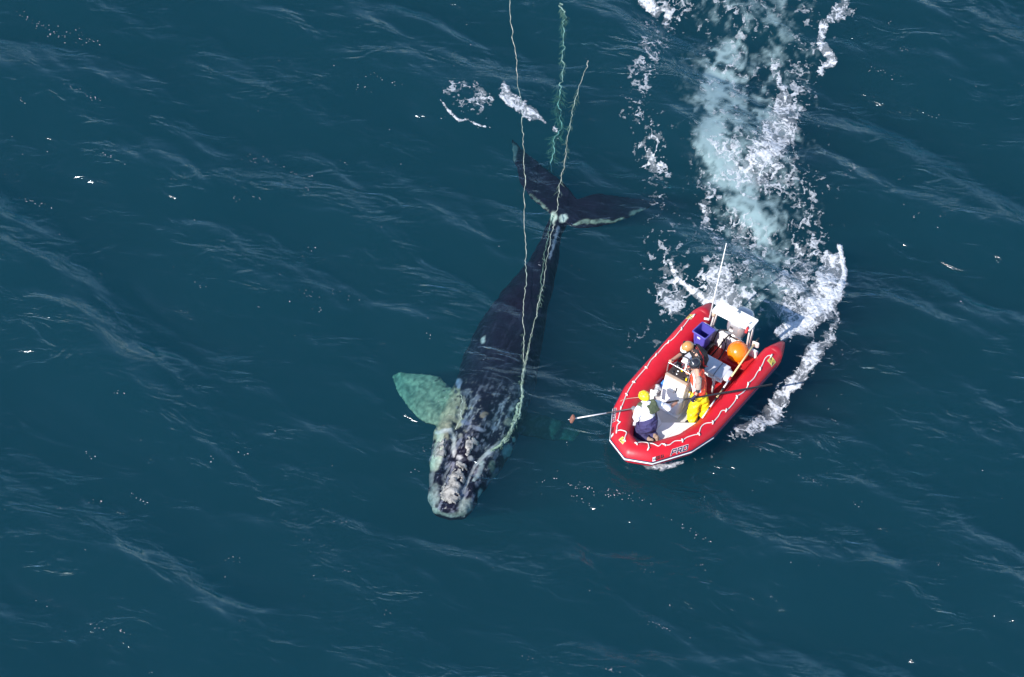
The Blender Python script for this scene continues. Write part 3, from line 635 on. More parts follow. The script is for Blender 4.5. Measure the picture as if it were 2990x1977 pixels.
HBLK = mat('black_helmet', (.02, .02, .026), .22, coat=.5); HAIR = mat('brown_hair', (.05, .025, .015), .7); SHOE = mat('worn_brown_shoe', (.36, .25, .18), .8, bump=.01, scale=30, var=.35, vscale=25); REDV = mat('red_vest', (.62, .03, .03), .6, bump=.012, scale=14, var=.1)
STICK = mat('yellow_sticker', (.80, .62, .10), .5, var=.2, vscale=30); STICKG = mat('sticker_border', (.45, .42, .38), .5); CLEAR = mat('clear_bottle', (.55, .58, .6), .15, var=.3, vscale=30); SOCKET = mat('dark_eye', (.03, .02, .02), .3)

BOAT_LOC = Vector((3.9525, -1.2821, 0)); BOAT_YAW = radians(-118.2)
BM = Matrix.Translation(BOAT_LOC) @ Matrix.Rotation(BOAT_YAW, 4, 'Z'); BMI = BM.inverted()
def J(zx, zy, z):
    """boat point (x forward, y port, z up) planned from the close-up of the boat"""
    return BMI @ ray(1740+zx*.33167, 860+zy*.33167, z)
def empty(name, base=(0, 0, 0)):
    o = bpy.data.objects.new(name, None); COL.objects.link(o); base = Vector(base)
    o.location = BM @ base; o.rotation_euler = (0, 0, BOAT_YAW); o['_b'] = 0; del o['_b']
    BASES[o.name] = base
    return o
BASES = {}
def base_of(o):
    while o.parent: o = o.parent
    return BASES[o.name]
def part(name, me, mt, parent, smooth=None):
    """mesh made in boat coordinates, hung under its thing"""
    if isinstance(me, bmesh.types.BMesh):
        b = me; me = bpy.data.meshes.new(name); bmesh.ops.recalc_face_normals(b, faces=b.faces[:]); b.to_mesh(me); b.free()
    me.name = name; me.transform(Matrix.Translation(-base_of(parent)))
    if smooth is not None: me.polygons.foreach_set('use_smooth', np.full(len(me.polygons), smooth))
    return link_mesh(name, me, mt, parent)
def box(bm, c, s, rot=None, bev=.01, seg=2):
    b = bmesh.new(); bmesh.ops.create_cube(b, size=1.0); bmesh.ops.scale(b, vec=s, verts=b.verts)
    if bev: bmesh.ops.bevel(b, geom=b.edges[:], offset=bev, segments=seg, affect='EDGES', profile=.5)
    if rot is not None: bmesh.ops.rotate(b, matrix=rot, verts=b.verts)
    bmesh.ops.translate(b, vec=Vector(c), verts=b.verts); me = bpy.data.meshes.new('t'); b.to_mesh(me); b.free(); bm.from_mesh(me); bpy.data.meshes.remove(me)
def addm(bm, me): bm.from_mesh(me); bpy.data.meshes.remove(me)
def Rz(a): return Matrix.Rotation(radians(a), 3, 'Z')
def Ry(a): return Matrix.Rotation(radians(a), 3, 'Y')
def Rx(a): return Matrix.Rotation(radians(a), 3, 'X')
def prism(bm, rings, cap=True):
    """skin between rings of equal length"""
    R = [[bm.verts.new(p) for p in r] for r in rings]; n = len(R[0])
    for a, b in zip(R[:-1], R[1:]):
        for k in range(n): bm.faces.new((a[k], a[(k+1) % n], b[(k+1) % n], b[k]))
    if cap: bm.faces.new(R[0][::-1]); bm.faces.new(R[-1])
def rrect(cx, cy, w, h, r, z, n=5, rot=0):
    """rounded rectangle ring in the xy plane"""
    out = []
    for sx, sy, a0 in ((1, 1, 0), (-1, 1, 90), (-1, -1, 180), (1, -1, 270)):
        for k in range(n):
            a = radians(a0+90*k/(n-1)); x = sx*(w/2-r)+r*cos(a); y = sy*(h/2-r)+r*sin(a)
            out.append(Vector((cx+x*cos(rot)-y*sin(rot), cy+x*sin(rot)+y*cos(rot), z)))
    return out

# ---------------------------------------------------------------- the boat: inflated collar
boat = empty('inflatable_boat'); tag(boat, 'red rigid inflatable boat with white console carrying a crew of three', 'boat')
CL = [(-2.42, .93, .50, .045), (-2.33, .93, .49, .095), (-1.97, .92, .445, .232), (-1.80, .92, .44, .245), (.80, .90, .46, .25), (1.42, .765, .50, .247), (2.18, .36, .58, .238), (2.36, 0, .60, .236)]
def path(side):
    if side: return [Vector((x, y*side, z)) for x, y, z, r in CL], [c[3] for c in CL]
P_, RR_ = path(1); Q_, _ = path(-1)
FULL = P_+Q_[-2::-1]; FR = RR_+RR_[-2::-1]             # port stern > bow > starboard stern
def frame_at(i):
    """ring frame at a joint: outward direction in the bisector plane"""
    a = FULL[max(i-1, 0)]; b = FULL[i]; c = FULL[min(i+1, len(FULL)-1)]
    d1 = (b-a); d2 = (c-b); d1 = d1 if d1.length > 0 else d2; d2 = d2 if d2.length > 0 else d1
    d1.normalize(); d2.normalize(); t = (d1+d2).normalized(); o = Vector((t.y, -t.x, 0)); o = -o if o.dot(Vector((b.x-.0 if abs(b.y) < .01 else 0, b.y, 0))) < 0 else o
    o = o.normalized(); co = t.dot(d1); u = t.cross(o); u = u if u.z > 0 else -u
    return o, u, 1/max(co, .7)
def on_tube(seg, t, phi, off=0.0):
    """point on the collar: segment index, share along it, angle up from the outward side (degrees)"""
    o1, u1, k1 = frame_at(seg); o2, u2, k2 = frame_at(seg+1); a = radians(phi)
    p1 = FULL[seg]+o1*((FR[seg]+off)*k1*cos(a))+u1*((FR[seg]+off)*sin(a)); p2 = FULL[seg+1]+o2*((FR[seg+1]+off)*k2*cos(a))+u2*((FR[seg+1]+off)*sin(a))
    return p1.lerp(p2, t)
bm = bmesh.new(); rings = []; nseg = 36
for s in range(2, len(FULL)-3):
    L_ = (FULL[s+1]-FULL[s]).length; e = min(.035/L_, .2)
    for t_ in ([0] if s == 2 else [])+[e]+list(np.linspace(e, 1-e, max(2, int(L_/.25)))[1:-1])+[1-e]+([1] if s == len(FULL)-4 else []):
        # seams sit a hair lower than the fabric, the panels bulge slightly
        rings.append([on_tube(s, t_, 360*k/nseg, .004*sin(pi*t_)) for k in range(nseg)])
prism(bm, rings, False); part('collar_tube', bm, RED, boat, True)
for sgn in (0, 1):
    bm = bmesh.new(); ids = [0, 1, 2] if sgn == 0 else [len(FULL)-1, len(FULL)-2, len(FULL)-3]; rings = []
    for i in ids:
        o_, u_, k_ = frame_at(i); r_ = FR[i]+(.004 if i in (2, len(FULL)-3) else 0)
        rings.append([FULL[i]+o_*(r_*cos(2*pi*k/nseg))+u_*(r_*sin(2*pi*k/nseg)) for k in range(nseg)])
    mid = [[a.lerp(b, .5)+(a.lerp(b, .5)-(FULL[ids[1]]+FULL[ids[2]])/2)*.05 for a, b in zip(rings[1], rings[2])]]
    prism(bm, [rings[0], rings[1]]+mid+[rings[2]]); part('end_cone', bm, REDDK, boat, True)
def strake(a1, a2, off, mt, name, s0=3, s1=None):
    bm = bmesh.new(); rr = []; s1 = s1 or len(FULL)-4
    for s in range(s0, s1):
        for t_ in np.linspace(.012, .988, 6):
            rr.append([on_tube(s, t_, a1, off*.2), on_tube(s, t_, a1-1.5, off), on_tube(s, t_, (a1+a2)/2, off*1.25), on_tube(s, t_, a2+1.5, off), on_tube(s, t_, a2, off*.2)])
    R = [[bm.verts.new(p) for p in r] for r in rr]
    for a, b in zip(R[:-1], R[1:]):
        for k in range(4): bm.faces.new((a[k], a[k+1], b[k+1], b[k]))
    return part(name, bm, mt, boat, True)
strake(12, 5, .014, NAVY, 'rub_strake'); strake(4.5, -4, .017, WHITER, 'rub_strake', 4, len(FULL)-5); strake(-4.5, -9, .014, NAVY, 'rub_strake')
# hull below the collar
bm = bmesh.new(); rings = []
for x, hb, zk, zc in [(-1.72, .80, -.20, .26), (-.5, .80, -.24, .25), (.6, .78, -.22, .27), (1.3, .62, -.12, .32), (1.9, .34, .08, .42), (2.28, .06, .36, .50)]:
    rings.append([Vector((x, -hb, zc)), Vector((x, -hb*.86, zc-.14)), Vector((x, -hb*.4, zk+.10)), Vector((x, 0, zk)), Vector((x, hb*.4, zk+.10)), Vector((x, hb*.86, zc-.14)), Vector((x, hb, zc)), Vector((x, hb*.8, zc-.16)), Vector((x, 0, zc-.18)), Vector((x, -hb*.8, zc-.16))])
prism(bm, rings); part('hull', bm, RED, boat, True)
# lacing rope
def nearest_tube(p, off=.012):
    best = None
    for s in range(2, len(FULL)-3):
        a, b = FULL[s], FULL[s+1]; ab = b-a; t = max(0, min(1, (p-a).dot(ab)/ab.length_squared)); c = a+ab*t; r = FR[s]+(FR[s+1]-FR[s])*t; d = (p-c)
        if best is None or d.length < best[0]: best = (d.length, c+d.normalized()*(r+off))
    return best[1]
def lace(pts, z=.72):
    out = []
    for p in catmull([J(x, y, z) for x, y in pts], 5): out.append(nearest_tube(p))
    return out
knots = [(1550, 530), (1450, 645), (1345, 778), (1247, 893), (1155, 1010), (1030, 1120), (905, 1228), (755, 1292), (595, 1342), (458, 1372)]
strands = [
 [(1550, 530), (1520, 532), (1490, 560), (1470, 610), (1450, 645), (1425, 680), (1400, 730), (1345, 778), (1350, 795), (1315, 850), (1250, 890), (1240, 925), (1205, 975), (1165, 1010), (1110, 1020), (1080, 1070), (1030, 1120), (965, 1135), (925, 1170), (905, 1228)],
 [(905, 1228), (860, 1240), (800, 1265), (755, 1292), (690, 1305), (640, 1335), (595, 1342), (575, 1338), (540, 1358), (500, 1345), (460, 1335), (458, 1380)],
 [(458, 1375), (450, 1330), (430, 1325), (385, 1338), (345, 1350)],
 [(262, 1312), (258, 1280), (255, 1245), (225, 1225), (200, 1225)],
 [(200, 1225), (200, 1170), (222, 1145), (205, 1130), (215, 1060), (228, 1005), (250, 940), (270, 882), (300, 820), (332, 768), (385, 700), (440, 636), (455, 620), (480, 560), (530, 517), (560, 480), (600, 430), (642, 405), (690, 370), (730, 320), (755, 290), (790, 240), (825, 190), (865, 175)]]
gl_ = part('grab_line', tube_mesh(lace(strands[0]), .011, 8), ROPEW, boat)
for s in strands[1:]: part('grab_line', tube_mesh(lace(s), .011, 8), ROPEW, boat)
for x, y in [(1550, 530), (1450, 645), (1345, 778), (1247, 893), (1155, 1010), (1030, 1120), (905, 1228), (755, 1292), (595, 1342), (458, 1378), (345, 1350), (262, 1310), (200, 1228), (205, 1130), (228, 1005), (270, 882), (332, 768), (440, 636), (530, 517), (642, 405), (755, 290), (865, 175)]:
    c = nearest_tube(J(x, y, .72), .02); a = rnd.uniform(0, 2); d = Vector((cos(a), sin(a), 0))
    part('rope_knot', tube_mesh([nearest_tube(c-d*.035, .016), nearest_tube(c-d*.01, .034), nearest_tube(c+d*.02, .026), nearest_tube(c+d*.045+Vector((.02, 0, 0)), .016)], [.013, .018, .017, .012], 7), ROPEW, boat)
# lettering and marks pressed on the collar
def text_bm(txt, size, shear=0, off=0, spacing=1.0):
    cu = bpy.data.curves.new('t', 'FONT'); cu.body = txt; cu.size = size; cu.shear = shear; cu.offset = off; cu.space_character = spacing; cu.align_x = 'CENTER'; cu.align_y = 'CENTER'; cu.resolution_u = 3
    o = bpy.data.objects.new('t', cu); COL.objects.link(o); dg = bpy.context.evaluated_depsgraph_get(); dg.update()
    me = bpy.data.meshes.new_from_object(o.evaluated_get(dg), depsgraph=dg); bpy.data.objects.remove(o); bpy.data.curves.remove(cu)
    b = bmesh.new(); b.from_mesh(me); bpy.data.meshes.remove(me)
    return b
def strokes_bm(lines, w, sx, sy, sh):
    """letters from heavy strokes: each line is a run of points on a unit grid"""
    b = bmesh.new()
    for ln in lines:
        for (x1, y1), (x2, y2) in zip(ln[:-1], ln[1:]):
            a = Vector((x1*sx, y1*sy, 0)); c = Vector((x2*sx, y2*sy, 0)); d = (c-a).normalized(); n = Vector((-d.y, d.x, 0))*w/2; a = a-d*w/2; c = c+d*w/2
            b.faces.new([b.verts.new(Vector((q.x+sh*q.y, q.y, 0))) for q in (a-n, c-n, c+n, a+n)])
    return b
def press(b, seg, t, phi, mt, name, off, flip=1, cuts=3, layer=0):
    """lay a flat drawing on the collar; x runs along the segment, y up the tube"""
    bmesh.ops.triangulate(b, faces=b.faces[:]); bmesh.ops.subdivide_edges(b, edges=b.edges[:], cuts=cuts, use_grid_fill=True)
    L_ = (FULL[seg+1]-FULL[seg]).length; r = FR[seg]
    for i, v in enumerate(b.verts):
        tt = t-flip*v.co.x/L_; v.co = on_tube(seg, tt, phi+degrees(v.co.y/r), off)
    return part(name, b, mt, boat)
def chars(lines_of, gap): 
    out = []; x0 = 0
    for ch in lines_of:
        out += [[(x+x0, y) for x, y in ln] for ln in ch]; x0 += gap
    w = x0-gap+1; return [[(x-w/2, y-.5) for x, y in ln] for ln in out]
PRO = chars([[[(0, -.05), (0, .55), (.05, 1), (1, 1), (1, .45), (.15, .45)]], [[(0, 0), (0, 1), (1, 1), (1, .5), (.2, .5)], [(.55, .5), (1, 0)]], [[(0, 0), (0, 1), (1, 1), (1, 0), (0, 0)]]], 1.55)
SEGP = 5; SEGS = len(FULL)-2-5          # port and starboard bow panels
for sg, tt, fl, ph in ((SEGP, .30, 1, 34), (SEGS, .70, 1, 26)):
    press(strokes_bm(PRO, .040, .084, .092, .42), sg, tt, ph, WHITEP, 'lettering', .004, fl)
    press(strokes_bm(PRO, .026, .084, .092, .42), sg, tt, ph, NAVY, 'lettering', .007, fl)
    t2 = .825 if sg == SEGP else .19
    tb = text_bm('6233 KA', .11, 0, .006, 1.0); bmesh.ops.scale(tb, vec=(.5, 1, 1), verts=tb.verts)
    press(tb, sg, t2, 27, BLACK, 'registration_number', .004, fl, 1)
def plate(w, h, rot=0):
    b = bmesh.new(); b.faces.new([b.verts.new((x*cos(rot)-y*sin(rot), x*sin(rot)+y*cos(rot), 0)) for x, y in ((-w/2, -h/2), (w/2, -h/2), (w/2, h/2), (-w/2, h/2))]); return b
press(plate(.075, .10), SEGP, .965, 26, WHITEP, 'registration_sticker', .004); press(text_bm('51', .05, 0, .002), SEGP, .965, 26, NAVY, 'registration_sticker', .007, 1, 1)
press(plate(.075, .10), SEGS, .05, 26, WHITEP, 'registration_sticker', .004)
def badge(seg, t, phi, s, rot=0, flip=1):
    press(plate(s*1.12, s*1.12, rot), seg, t, phi, STICKG, 'badge', .004, flip); press(plate(s, s, rot), seg, t, phi, STICK, 'badge', .007, flip)
    z = strokes_bm([[(-.36, .10), (-.16, .30), (.14, .34), (.34, .40)], [(-.34, -.40), (-.14, -.34), (.16, -.30), (.36, -.10)], [(.22, .30), (-.02, .0), (-.22, -.30)]], s*.10, s, s, .0); bmesh.ops.rotate(z, matrix=Rz(degrees(rot)), verts=z.verts); press(z, seg, t, phi, NAVY, 'badge', .010, flip)
badge(7, .55, 62, .105, .1); badge(3, .045, 52, .16, 0); badge(len(FULL)-5, .955, 58, .15, 0)

# ---------------------------------------------------------------- deck, platform, transom
def slabz(poly, z0, z1, mt, name, bev=.006, parent=boat):
    b = bmesh.new(); prism(b, [[Vector((x, y, z0)) for x, y in poly], [Vector((x, y, z1)) for x, y in poly]])
    if bev: bmesh.ops.bevel(b, geom=[e for e in b.edges if abs(e.verts[0].co.z-z1) < 1e-5 and abs(e.verts[1].co.z-z1) < 1e-5], offset=bev, segments=2, affect='EDGES')
    return part(name, b, mt, parent)
slabz([(-.02, -.78), (1.25, -.76), (1.25, .76), (-.02, .78)], .12, .24, DECK, 'deck')
slabz([(-1.66, -.78), (-.022, -.78), (-.022, .78), (-1.66, .78)], .12, .236, REDFL, 'stern_deck')
slabz([(1.12, 0), (.52, .76), (1.36, .70), (1.98, .37), (2.24, .1), (2.24, -.1), (1.98, -.37), (1.36, -.70), (.52, -.76)], .22, .40, GEL, 'bow_platform', .012)
for x, y in ((1.02, .52), (1.45, .33)):
    b = bmesh.new(); box(b, (x, y, .404), (.055, .022, .012), Rz(-40), .004); part('hatch_latch', b, BEIGE, boat)
b = bmesh.new()
for a_, c_ in (((1.13, .02), (2.10, .0)), ((.95, .38), (1.75, .28)), ((1.5, -.6), (1.5, .55))):
    v = Vector((c_[0]-a_[0], c_[1]-a_[1], 0)); box(b, ((a_[0]+c_[0])/2, (a_[1]+c_[1])/2, .4015), (v.length, .006, .003), Matrix.Rotation(atan2(v.y, v.x), 3, 'Z'), 0)
part('hatch_seam', b, BEIGE, boat)
b = bmesh.new(); box(b, (-1.68, 0, .44), (.06, 1.40, .50), None, .01); box(b, (-1.68, 0, .70), (.10, .62, .03), None, .008); part('transom', b, GEL, boat)
b = bmesh.new(); box(b, (-1.35, -.50, .335), (.40, .44, .20), None, .02); part('battery_box', b, BLACK, boat)
b = bmesh.new(); box(b, (-1.40, .40, .375), (.46, .56, .28), None, .03, 3); part('fuel_tank', b, REDFL, boat)
b = bmesh.new(); box(b, (-1.02, -.02, .33), (.30, .40, .19), Rz(12), .03, 3); part('stern_locker', b, REDFL, boat)
# cables from the console to the engine
for k, pp in enumerate([[(-1.15, -.25, .26), (-1.4, -.2, .30), (-1.58, -.12, .55), (-1.75, -.05, .78)], [(-1.1, -.30, .26), (-1.45, -.33, .34), (-1.62, -.30, .72), (-1.55, -.18, .92), (-1.7, -.05, .86)], [(-1.0, .0, .26), (-1.35, .06, .62), (-1.5, -.02, .8), (-1.7, .02, .82)]]):
    part('cable', tube_mesh(catmull(pp, 8), .016, 8), BLACK, boat)

# ---------------------------------------------------------------- console
con = part('console', (lambda b: b)(bmesh.new()), GEL, boat); me = con.data; b = bmesh.new()
cy = -.135; rr = []
for z, x1, x0, w, r in ((.24, .64, .12, .50, .11), (.30, .64, .12, .52, .11), (.62, .57, .10, .53, .06), (1.04, .475, .08, .54, .035), (1.09, .45, .08, .53, .03)):
    rr.append(rrect((x1+x0)/2, cy, x1-x0, w, r, z))
prism(b, rr); box(b, (.27, cy, .25), (.82, .60, .02), None, .008); b.to_mesh(me); b.free()
me.polygons.foreach_set('use_smooth', np.full(len(me.polygons), False))
def cface(u, v, off=0):
    """console front face: u across (-.5..+.5), v height"""
    k = (v-.62)/.42; x = .57+(.475-.57)*k if v > .62 else .64+(.57-.64)*(v-.30)/.32
    return Vector((x+.002+off, cy+u*.5, v))
def quadplate(b, u0_, u1_, v0, v1, th):
    ps = [cface(u0_, v0), cface(u1_, v0), cface(u1_, v1), cface(u0_, v1)]; n = (ps[1]-ps[0]).cross(ps[3]-ps[0]).normalized(); n = n if n.x > 0 else -n
    prism(b, [ps, [p+n*th for p in ps]])
b = bmesh.new(); quadplate(b, -.40, .07, .80, 1.0, .018); part('console_hatch', b, WHITEP, con)
b = bmesh.new(); quadplate(b, -.415, .085, .785, 1.008, .006); part('hatch_frame', b, BEIGE, con)
b = bmesh.new(); box(b, cface(.17, .90, .02), (.02, .022, .13), Ry(-12), .005); part('hatch_strap', b, BLACK, con)
b = bmesh.new(); box(b, (.415, cy, 1.105), (.075, .55, .035), None, .01); part('dash_trim', b, BEIGE, con)
b = bmesh.new(); box(b, (.25, cy, 1.105), (.25, .52, .045), None, .012); part('dash_panel', b, DASH, con)
for (x, y, r, mt) in ((.30, -.30, .030, BLACK), (.30, -.20, .026, STEEL), (.32, -.02, .028, BLACK), (.24, .05, .03, STEEL), (.22, -.22, .02, WHITEP)):
    part('gauge', tube_mesh([(x, y, 1.12), (x, y, 1.14)], r, 16), mt, con)
b = bmesh.new(); box(b, (.33, .055, 1.15), (.05, .035, .06), Rz(20), .008); part('switch_cover', b, YEL, con)
b = bmesh.new(); box(b, (.16, -.16, 1.15), (.05, .04, .05), Rz(20), .008); part('switch_cover', b, YEL, con)
# compass in its bowl and the wheel behind
part('compass', tube_mesh([(.10, -.29, 1.12), (.10, -.29, 1.17), (.10, -.29, 1.20), (.10, -.29, 1.225), (.10, -.29, 1.235)], [.075, .075, .066, .045, .02], 20), BLACK, con)
wh = [Vector((-.02, -.22, 1.14))+Vector((sin(radians(55))*cos(a)*-.0+(-.5*.165*cos(a)), .165*sin(a), .866*.165*cos(a))) for a in np.linspace(0, 2*pi, 33)[:-1]]
w_ = part('steering_wheel', tube_mesh(wh, .014, 8, closed=True), BLACK, con)
b = bmesh.new()
for a in (.4, 2.5, 4.6): p = wh[int(a/(2*pi)*32) % 32]; addm(b, tube_mesh([(-.02, -.22, 1.14), p], .009, 6))
addm(b, tube_mesh([(-.02, -.22, 1.14), (.09, -.22, 1.04)], .022, 8)); part('wheel_spokes', b, STEEL, con)
rl = [(.36, -.42, 1.10), (.33, -.425, 1.34), (.32, -.40, 1.365), (.32, -.15, 1.37), (.32, .10, 1.365), (.33, .125, 1.34), (.36, .12, 1.10)]
part('grab_rail', tube_mesh(catmull(rl, 5), .014, 8), STEEL, con)
for y in (-.33, -.02): part('rail_post', tube_mesh([(.32, y, 1.365), (.12, y, 1.28), (.10, y, 1.11)], .010, 8), STEEL, con)
part('side_rail', tube_mesh(catmull([(.40, .155, .98), (.42, .175, .9), (.56, .175, .42), (.60, .15, .36)], 6), .012, 8), STEEL, con)
# seat
seat = part('helm_seat', (lambda b: b)(bmesh.new()), CUSH, boat); me = seat.data; b = bmesh.new()
box(b, (-.62, .03, .80), (.44, 1.0, .09), None, .035, 4); b.to_mesh(me); b.free()
b = bmesh.new(); box(b, (-.62, .03, .725), (.46, 1.02, .05), None, .015, 3); part('seat_base', b, WHITEP, seat)
b = bmesh.new(); box(b, (-.60, .60, .80), (.30, .16, .12), Rz(8), .055, 5); part('bolster', b, CUSH, seat, True)
for x, y in ((-.43, .36), (-.80, .36), (-.43, -.36), (-.80, -.36)):
    part('seat_leg', tube_mesh([(x, y, .71), (x, y, .24)], .028, 10), WHITEP, seat)
b = bmesh.new(); box(b, (-.42, .36, .72), (.09, .08, .16), None, .02, 3); part('leg_bracket', b, WHITEP, seat)
part('seat_strap', tube_mesh([(-.84, .32, .80), (-.82, .32, .852), (-.6, .33, .853), (-.41, .34, .852), (-.385, .34, .80)], .006, 6), BLACK, seat)
# arch with the flat board
BZ = 1.47; ac = (J(1095, 50, BZ)+J(1435, 225, BZ)+J(1360, 320, BZ)+J(1015, 145, BZ))/4
ex = (J(1435, 225, BZ)-J(1095, 50, BZ)); aw = ex.length; al = (J(1095, 50, BZ)-J(1015, 145, BZ)).length; ang = atan2(ex.y, ex.x)
arch = part('stern_arch', (lambda b: b)(bmesh.new()), WHITEP, boat); me = arch.data; b = bmesh.new()
ringA = rrect(ac.x, ac.y, aw, al, .035, BZ-.025, rot=ang); ringB = rrect(ac.x, ac.y, aw, al, .035, BZ, rot=ang)
prism(b, [ringA, ringB]); bmesh.ops.recalc_face_normals(b, faces=b.faces[:]); b.to_mesh(me); b.free(); arch.name = 'stern_arch'
ax_ = Vector((cos(ang), sin(ang), 0)); ay_ = Vector((-sin(ang), cos(ang), 0))
for sy in (-1, 1):
    for dx, top in ((-.10, .0), (.10, .06)):
        e_ = ac+ax_*(sy*(aw/2-.05))+ay_*dx; e_.z = BZ-.03
        f_ = Vector((-1.66+(.10 if dx*ay_.x > 0 else -.02), sy*.47, .66)); part('arch_leg', tube_mesh([e_, f_.lerp(e_, .5), f_], .021, 10), PIPE, arch)
    b = bmesh.new(); box(b, (-1.66, sy*.47, .66), (.16, .10, .05), None, .01); part('arch_foot', b, PIPE, arch)
# things fitted to the board
q = ac+ax_*.02+ay_*(-.10 if ay_.x > 0 else .10); q.z = BZ; part('stern_light', tube_mesh([q, q+Vector((0, 0, .03)), q+Vector((0, 0, .04))], [.035, .035, .015], 16), STEEL, arch)
q = J(1340, 285, BZ); part('flag', tube_mesh([q, q+Vector((.06, .02, .015)), q+Vector((.14, .03, -.06))], [.02, .032, .03], 6), REDV, arch)
q = J(1350, 262, BZ); part('light_stalk', tube_mesh([q, q+Vector((0, 0, .07))], .012, 8), STEEL, arch)
q = J(1260, 150, BZ); b = bmesh.new(); box(b, q+Vector((0, 0, .004)), (.06, .07, .03), Rz(degrees(ang)), .006); part('board_clip', b, STEEL, arch)
b = bmesh.new(); q = J(1040, 170, BZ-.12); bm_hull(b, [(q, (.06, .05, .07)), (q-Vector((0, 0, .06)), (.04, .035, .04))]); part('loudhailer', b, BEIGE, arch, True)
b = bmesh.new(); q = J(1405, 440, .95); box(b, q, (.05, .16, .17), Rz(10), .03, 3); part('life_ring_holder', b, PIPE, arch, True)
part('antenna', tube_mesh([J(1000, 215, .72), J(1000, 215, .72).lerp(J(1149, -452, 3.0), .5), J(1149, -452, 3.0)], [.021, .014, .008], 8), WHITEP, boat)
b = bmesh.new(); q = J(975, 215, .74); box(b, q, (.05, .12, .03), Rz(25), .01); part('antenna_mount', b, WHITEP, boat)
# outboard engine
eng = part('outboard_motor', (lambda b: b)(bmesh.new()), SILVER, boat); me = eng.data; b = bmesh.new(); ec = Vector((-1.93, .055, 0)); rings = []
for z, w, l, r, dx in ((.72, .30, .42, .10, .0), (.78, .40, .54, .13, 0), (.95, .45, .62, .15, -.01), (1.10, .44, .615, .15, -.02), (1.18, .40, .57, .14, -.03), (1.21, .32, .48, .12, -.035), (1.218, .15, .25, .07, -.035)):
    rings.append(rrect(ec.x+dx, ec.y, l, w, r, z, 6))
prism(b, rings); bmesh.ops.recalc_face_normals(b, faces=b.faces[:]); b.to_mesh(me); b.free(); me.polygons.foreach_set('use_smooth', np.full(len(me.polygons), True))
b = bmesh.new(); rings = [rrect(ec.x, ec.y, .30, .17, .06, .76, 5), rrect(ec.x-.02, ec.y, .22, .13, .05, .2, 5), rrect(ec.x-.04, ec.y, .20, .08, .03, -.25, 5)]; prism(b, rings); part('engine_leg', b, SILVER, eng, True)
b = bmesh.new(); box(b, (-1.74, ec.y, .74), (.16, .24, .22), None, .02); box(b, (-1.74, ec.y, .87), (.08, .30, .03), None, .01); part('clamp_bracket', b, BLACK, eng)
part('tilt_tube', tube_mesh([(-1.66, -.17, .80), (-1.66, .26, .80)], .025, 10), STEEL, eng)
def wall_text(txt, size, c, nrm, mt, parent, name, dx=0):
    b = text_bm(txt, size, .15, .001); n = Vector(nrm).normalized(); r_ = Vector((0, 0, 1)).cross(n).normalized(); u_ = n.cross(r_)
    for v in b.verts: v.co = Vector(c)+r_*v.co.x+u_*v.co.y
    return part(name, b, mt, parent)
wall_text('90', .085, (ec.x+.306, ec.y-.06, 1.05), (1, 0, 0), BLACK, eng, 'lettering'); wall_text('90', .085, (ec.x+.06, ec.y+.228, 1.06), (0, 1, 0), BLACK, eng, 'lettering')
b = bmesh.new(); box(b, (ec.x+.304, ec.y-.05, .96), (.006, .085, .055), None, 0); part('label_plate', b, WHITEP, eng)
# ---------------------------------------------------------------- loose gear
def V3(*a): return Vector(a)
ball = empty('buoy', (-1.37, .37, .51)); tag(ball, 'round orange inflatable buoy resting behind the helm seat', 'buoy')
bc = Vector((-1.37, .37, .75)); b = bmesh.new(); bmesh.ops.create_icosphere(b, subdivisions=5, radius=.237, matrix=Matrix.Translation(bc)); part('float', b, ORANGE, ball, True)
b = bmesh.new(); d = Vector((.55, .55, -.6)).normalized(); addm(b, tube_mesh([bc+d*.225, bc+d*.275], [.035, .028], 12)); part('eyelet', b, ORANGE, ball)
bn = empty('storage_bin', (-1.33, -.50, .435)); tag(bn, 'open violet plastic storage bin with white label near the engine', 'bin')
cx_, cy_ = -1.33, -.50
def ring_b(w, l, z, r=.03): return rrect(cx_, cy_, w, l, r, z, 5, radians(-5))
b = bmesh.new(); prism(b, [ring_b(.27, .25, .437), ring_b(.31, .29, .62), ring_b(.34, .33, .88), ring_b(.33, .32, .88), ring_b(.30, .28, .62), ring_b(.26, .24, .447)]); part('tub', b, BIN, bn)
b = bmesh.new(); prism(b, [ring_b(.34, .33, .855), ring_b(.385, .375, .86), ring_b(.385, .375, .885), ring_b(.365, .355, .893), ring_b(.335, .325, .89)], False); part('rim', b, BIN, bn)
b = bmesh.new(); box(b, (cx_+.169, cy_+.03-.045, .775), (.006, .075, .05), Rz(-5) @ Ry(4), 0); part('label_sticker', b, WHITEP, bn)
for s_ in (-.08, .05):
    b = bmesh.new(); box(b, (cx_+.158, cy_+s_-.02, .72), (.012, .010, .22), Rz(-5) @ Ry(4), .003); part('rib', b, BIN, bn)
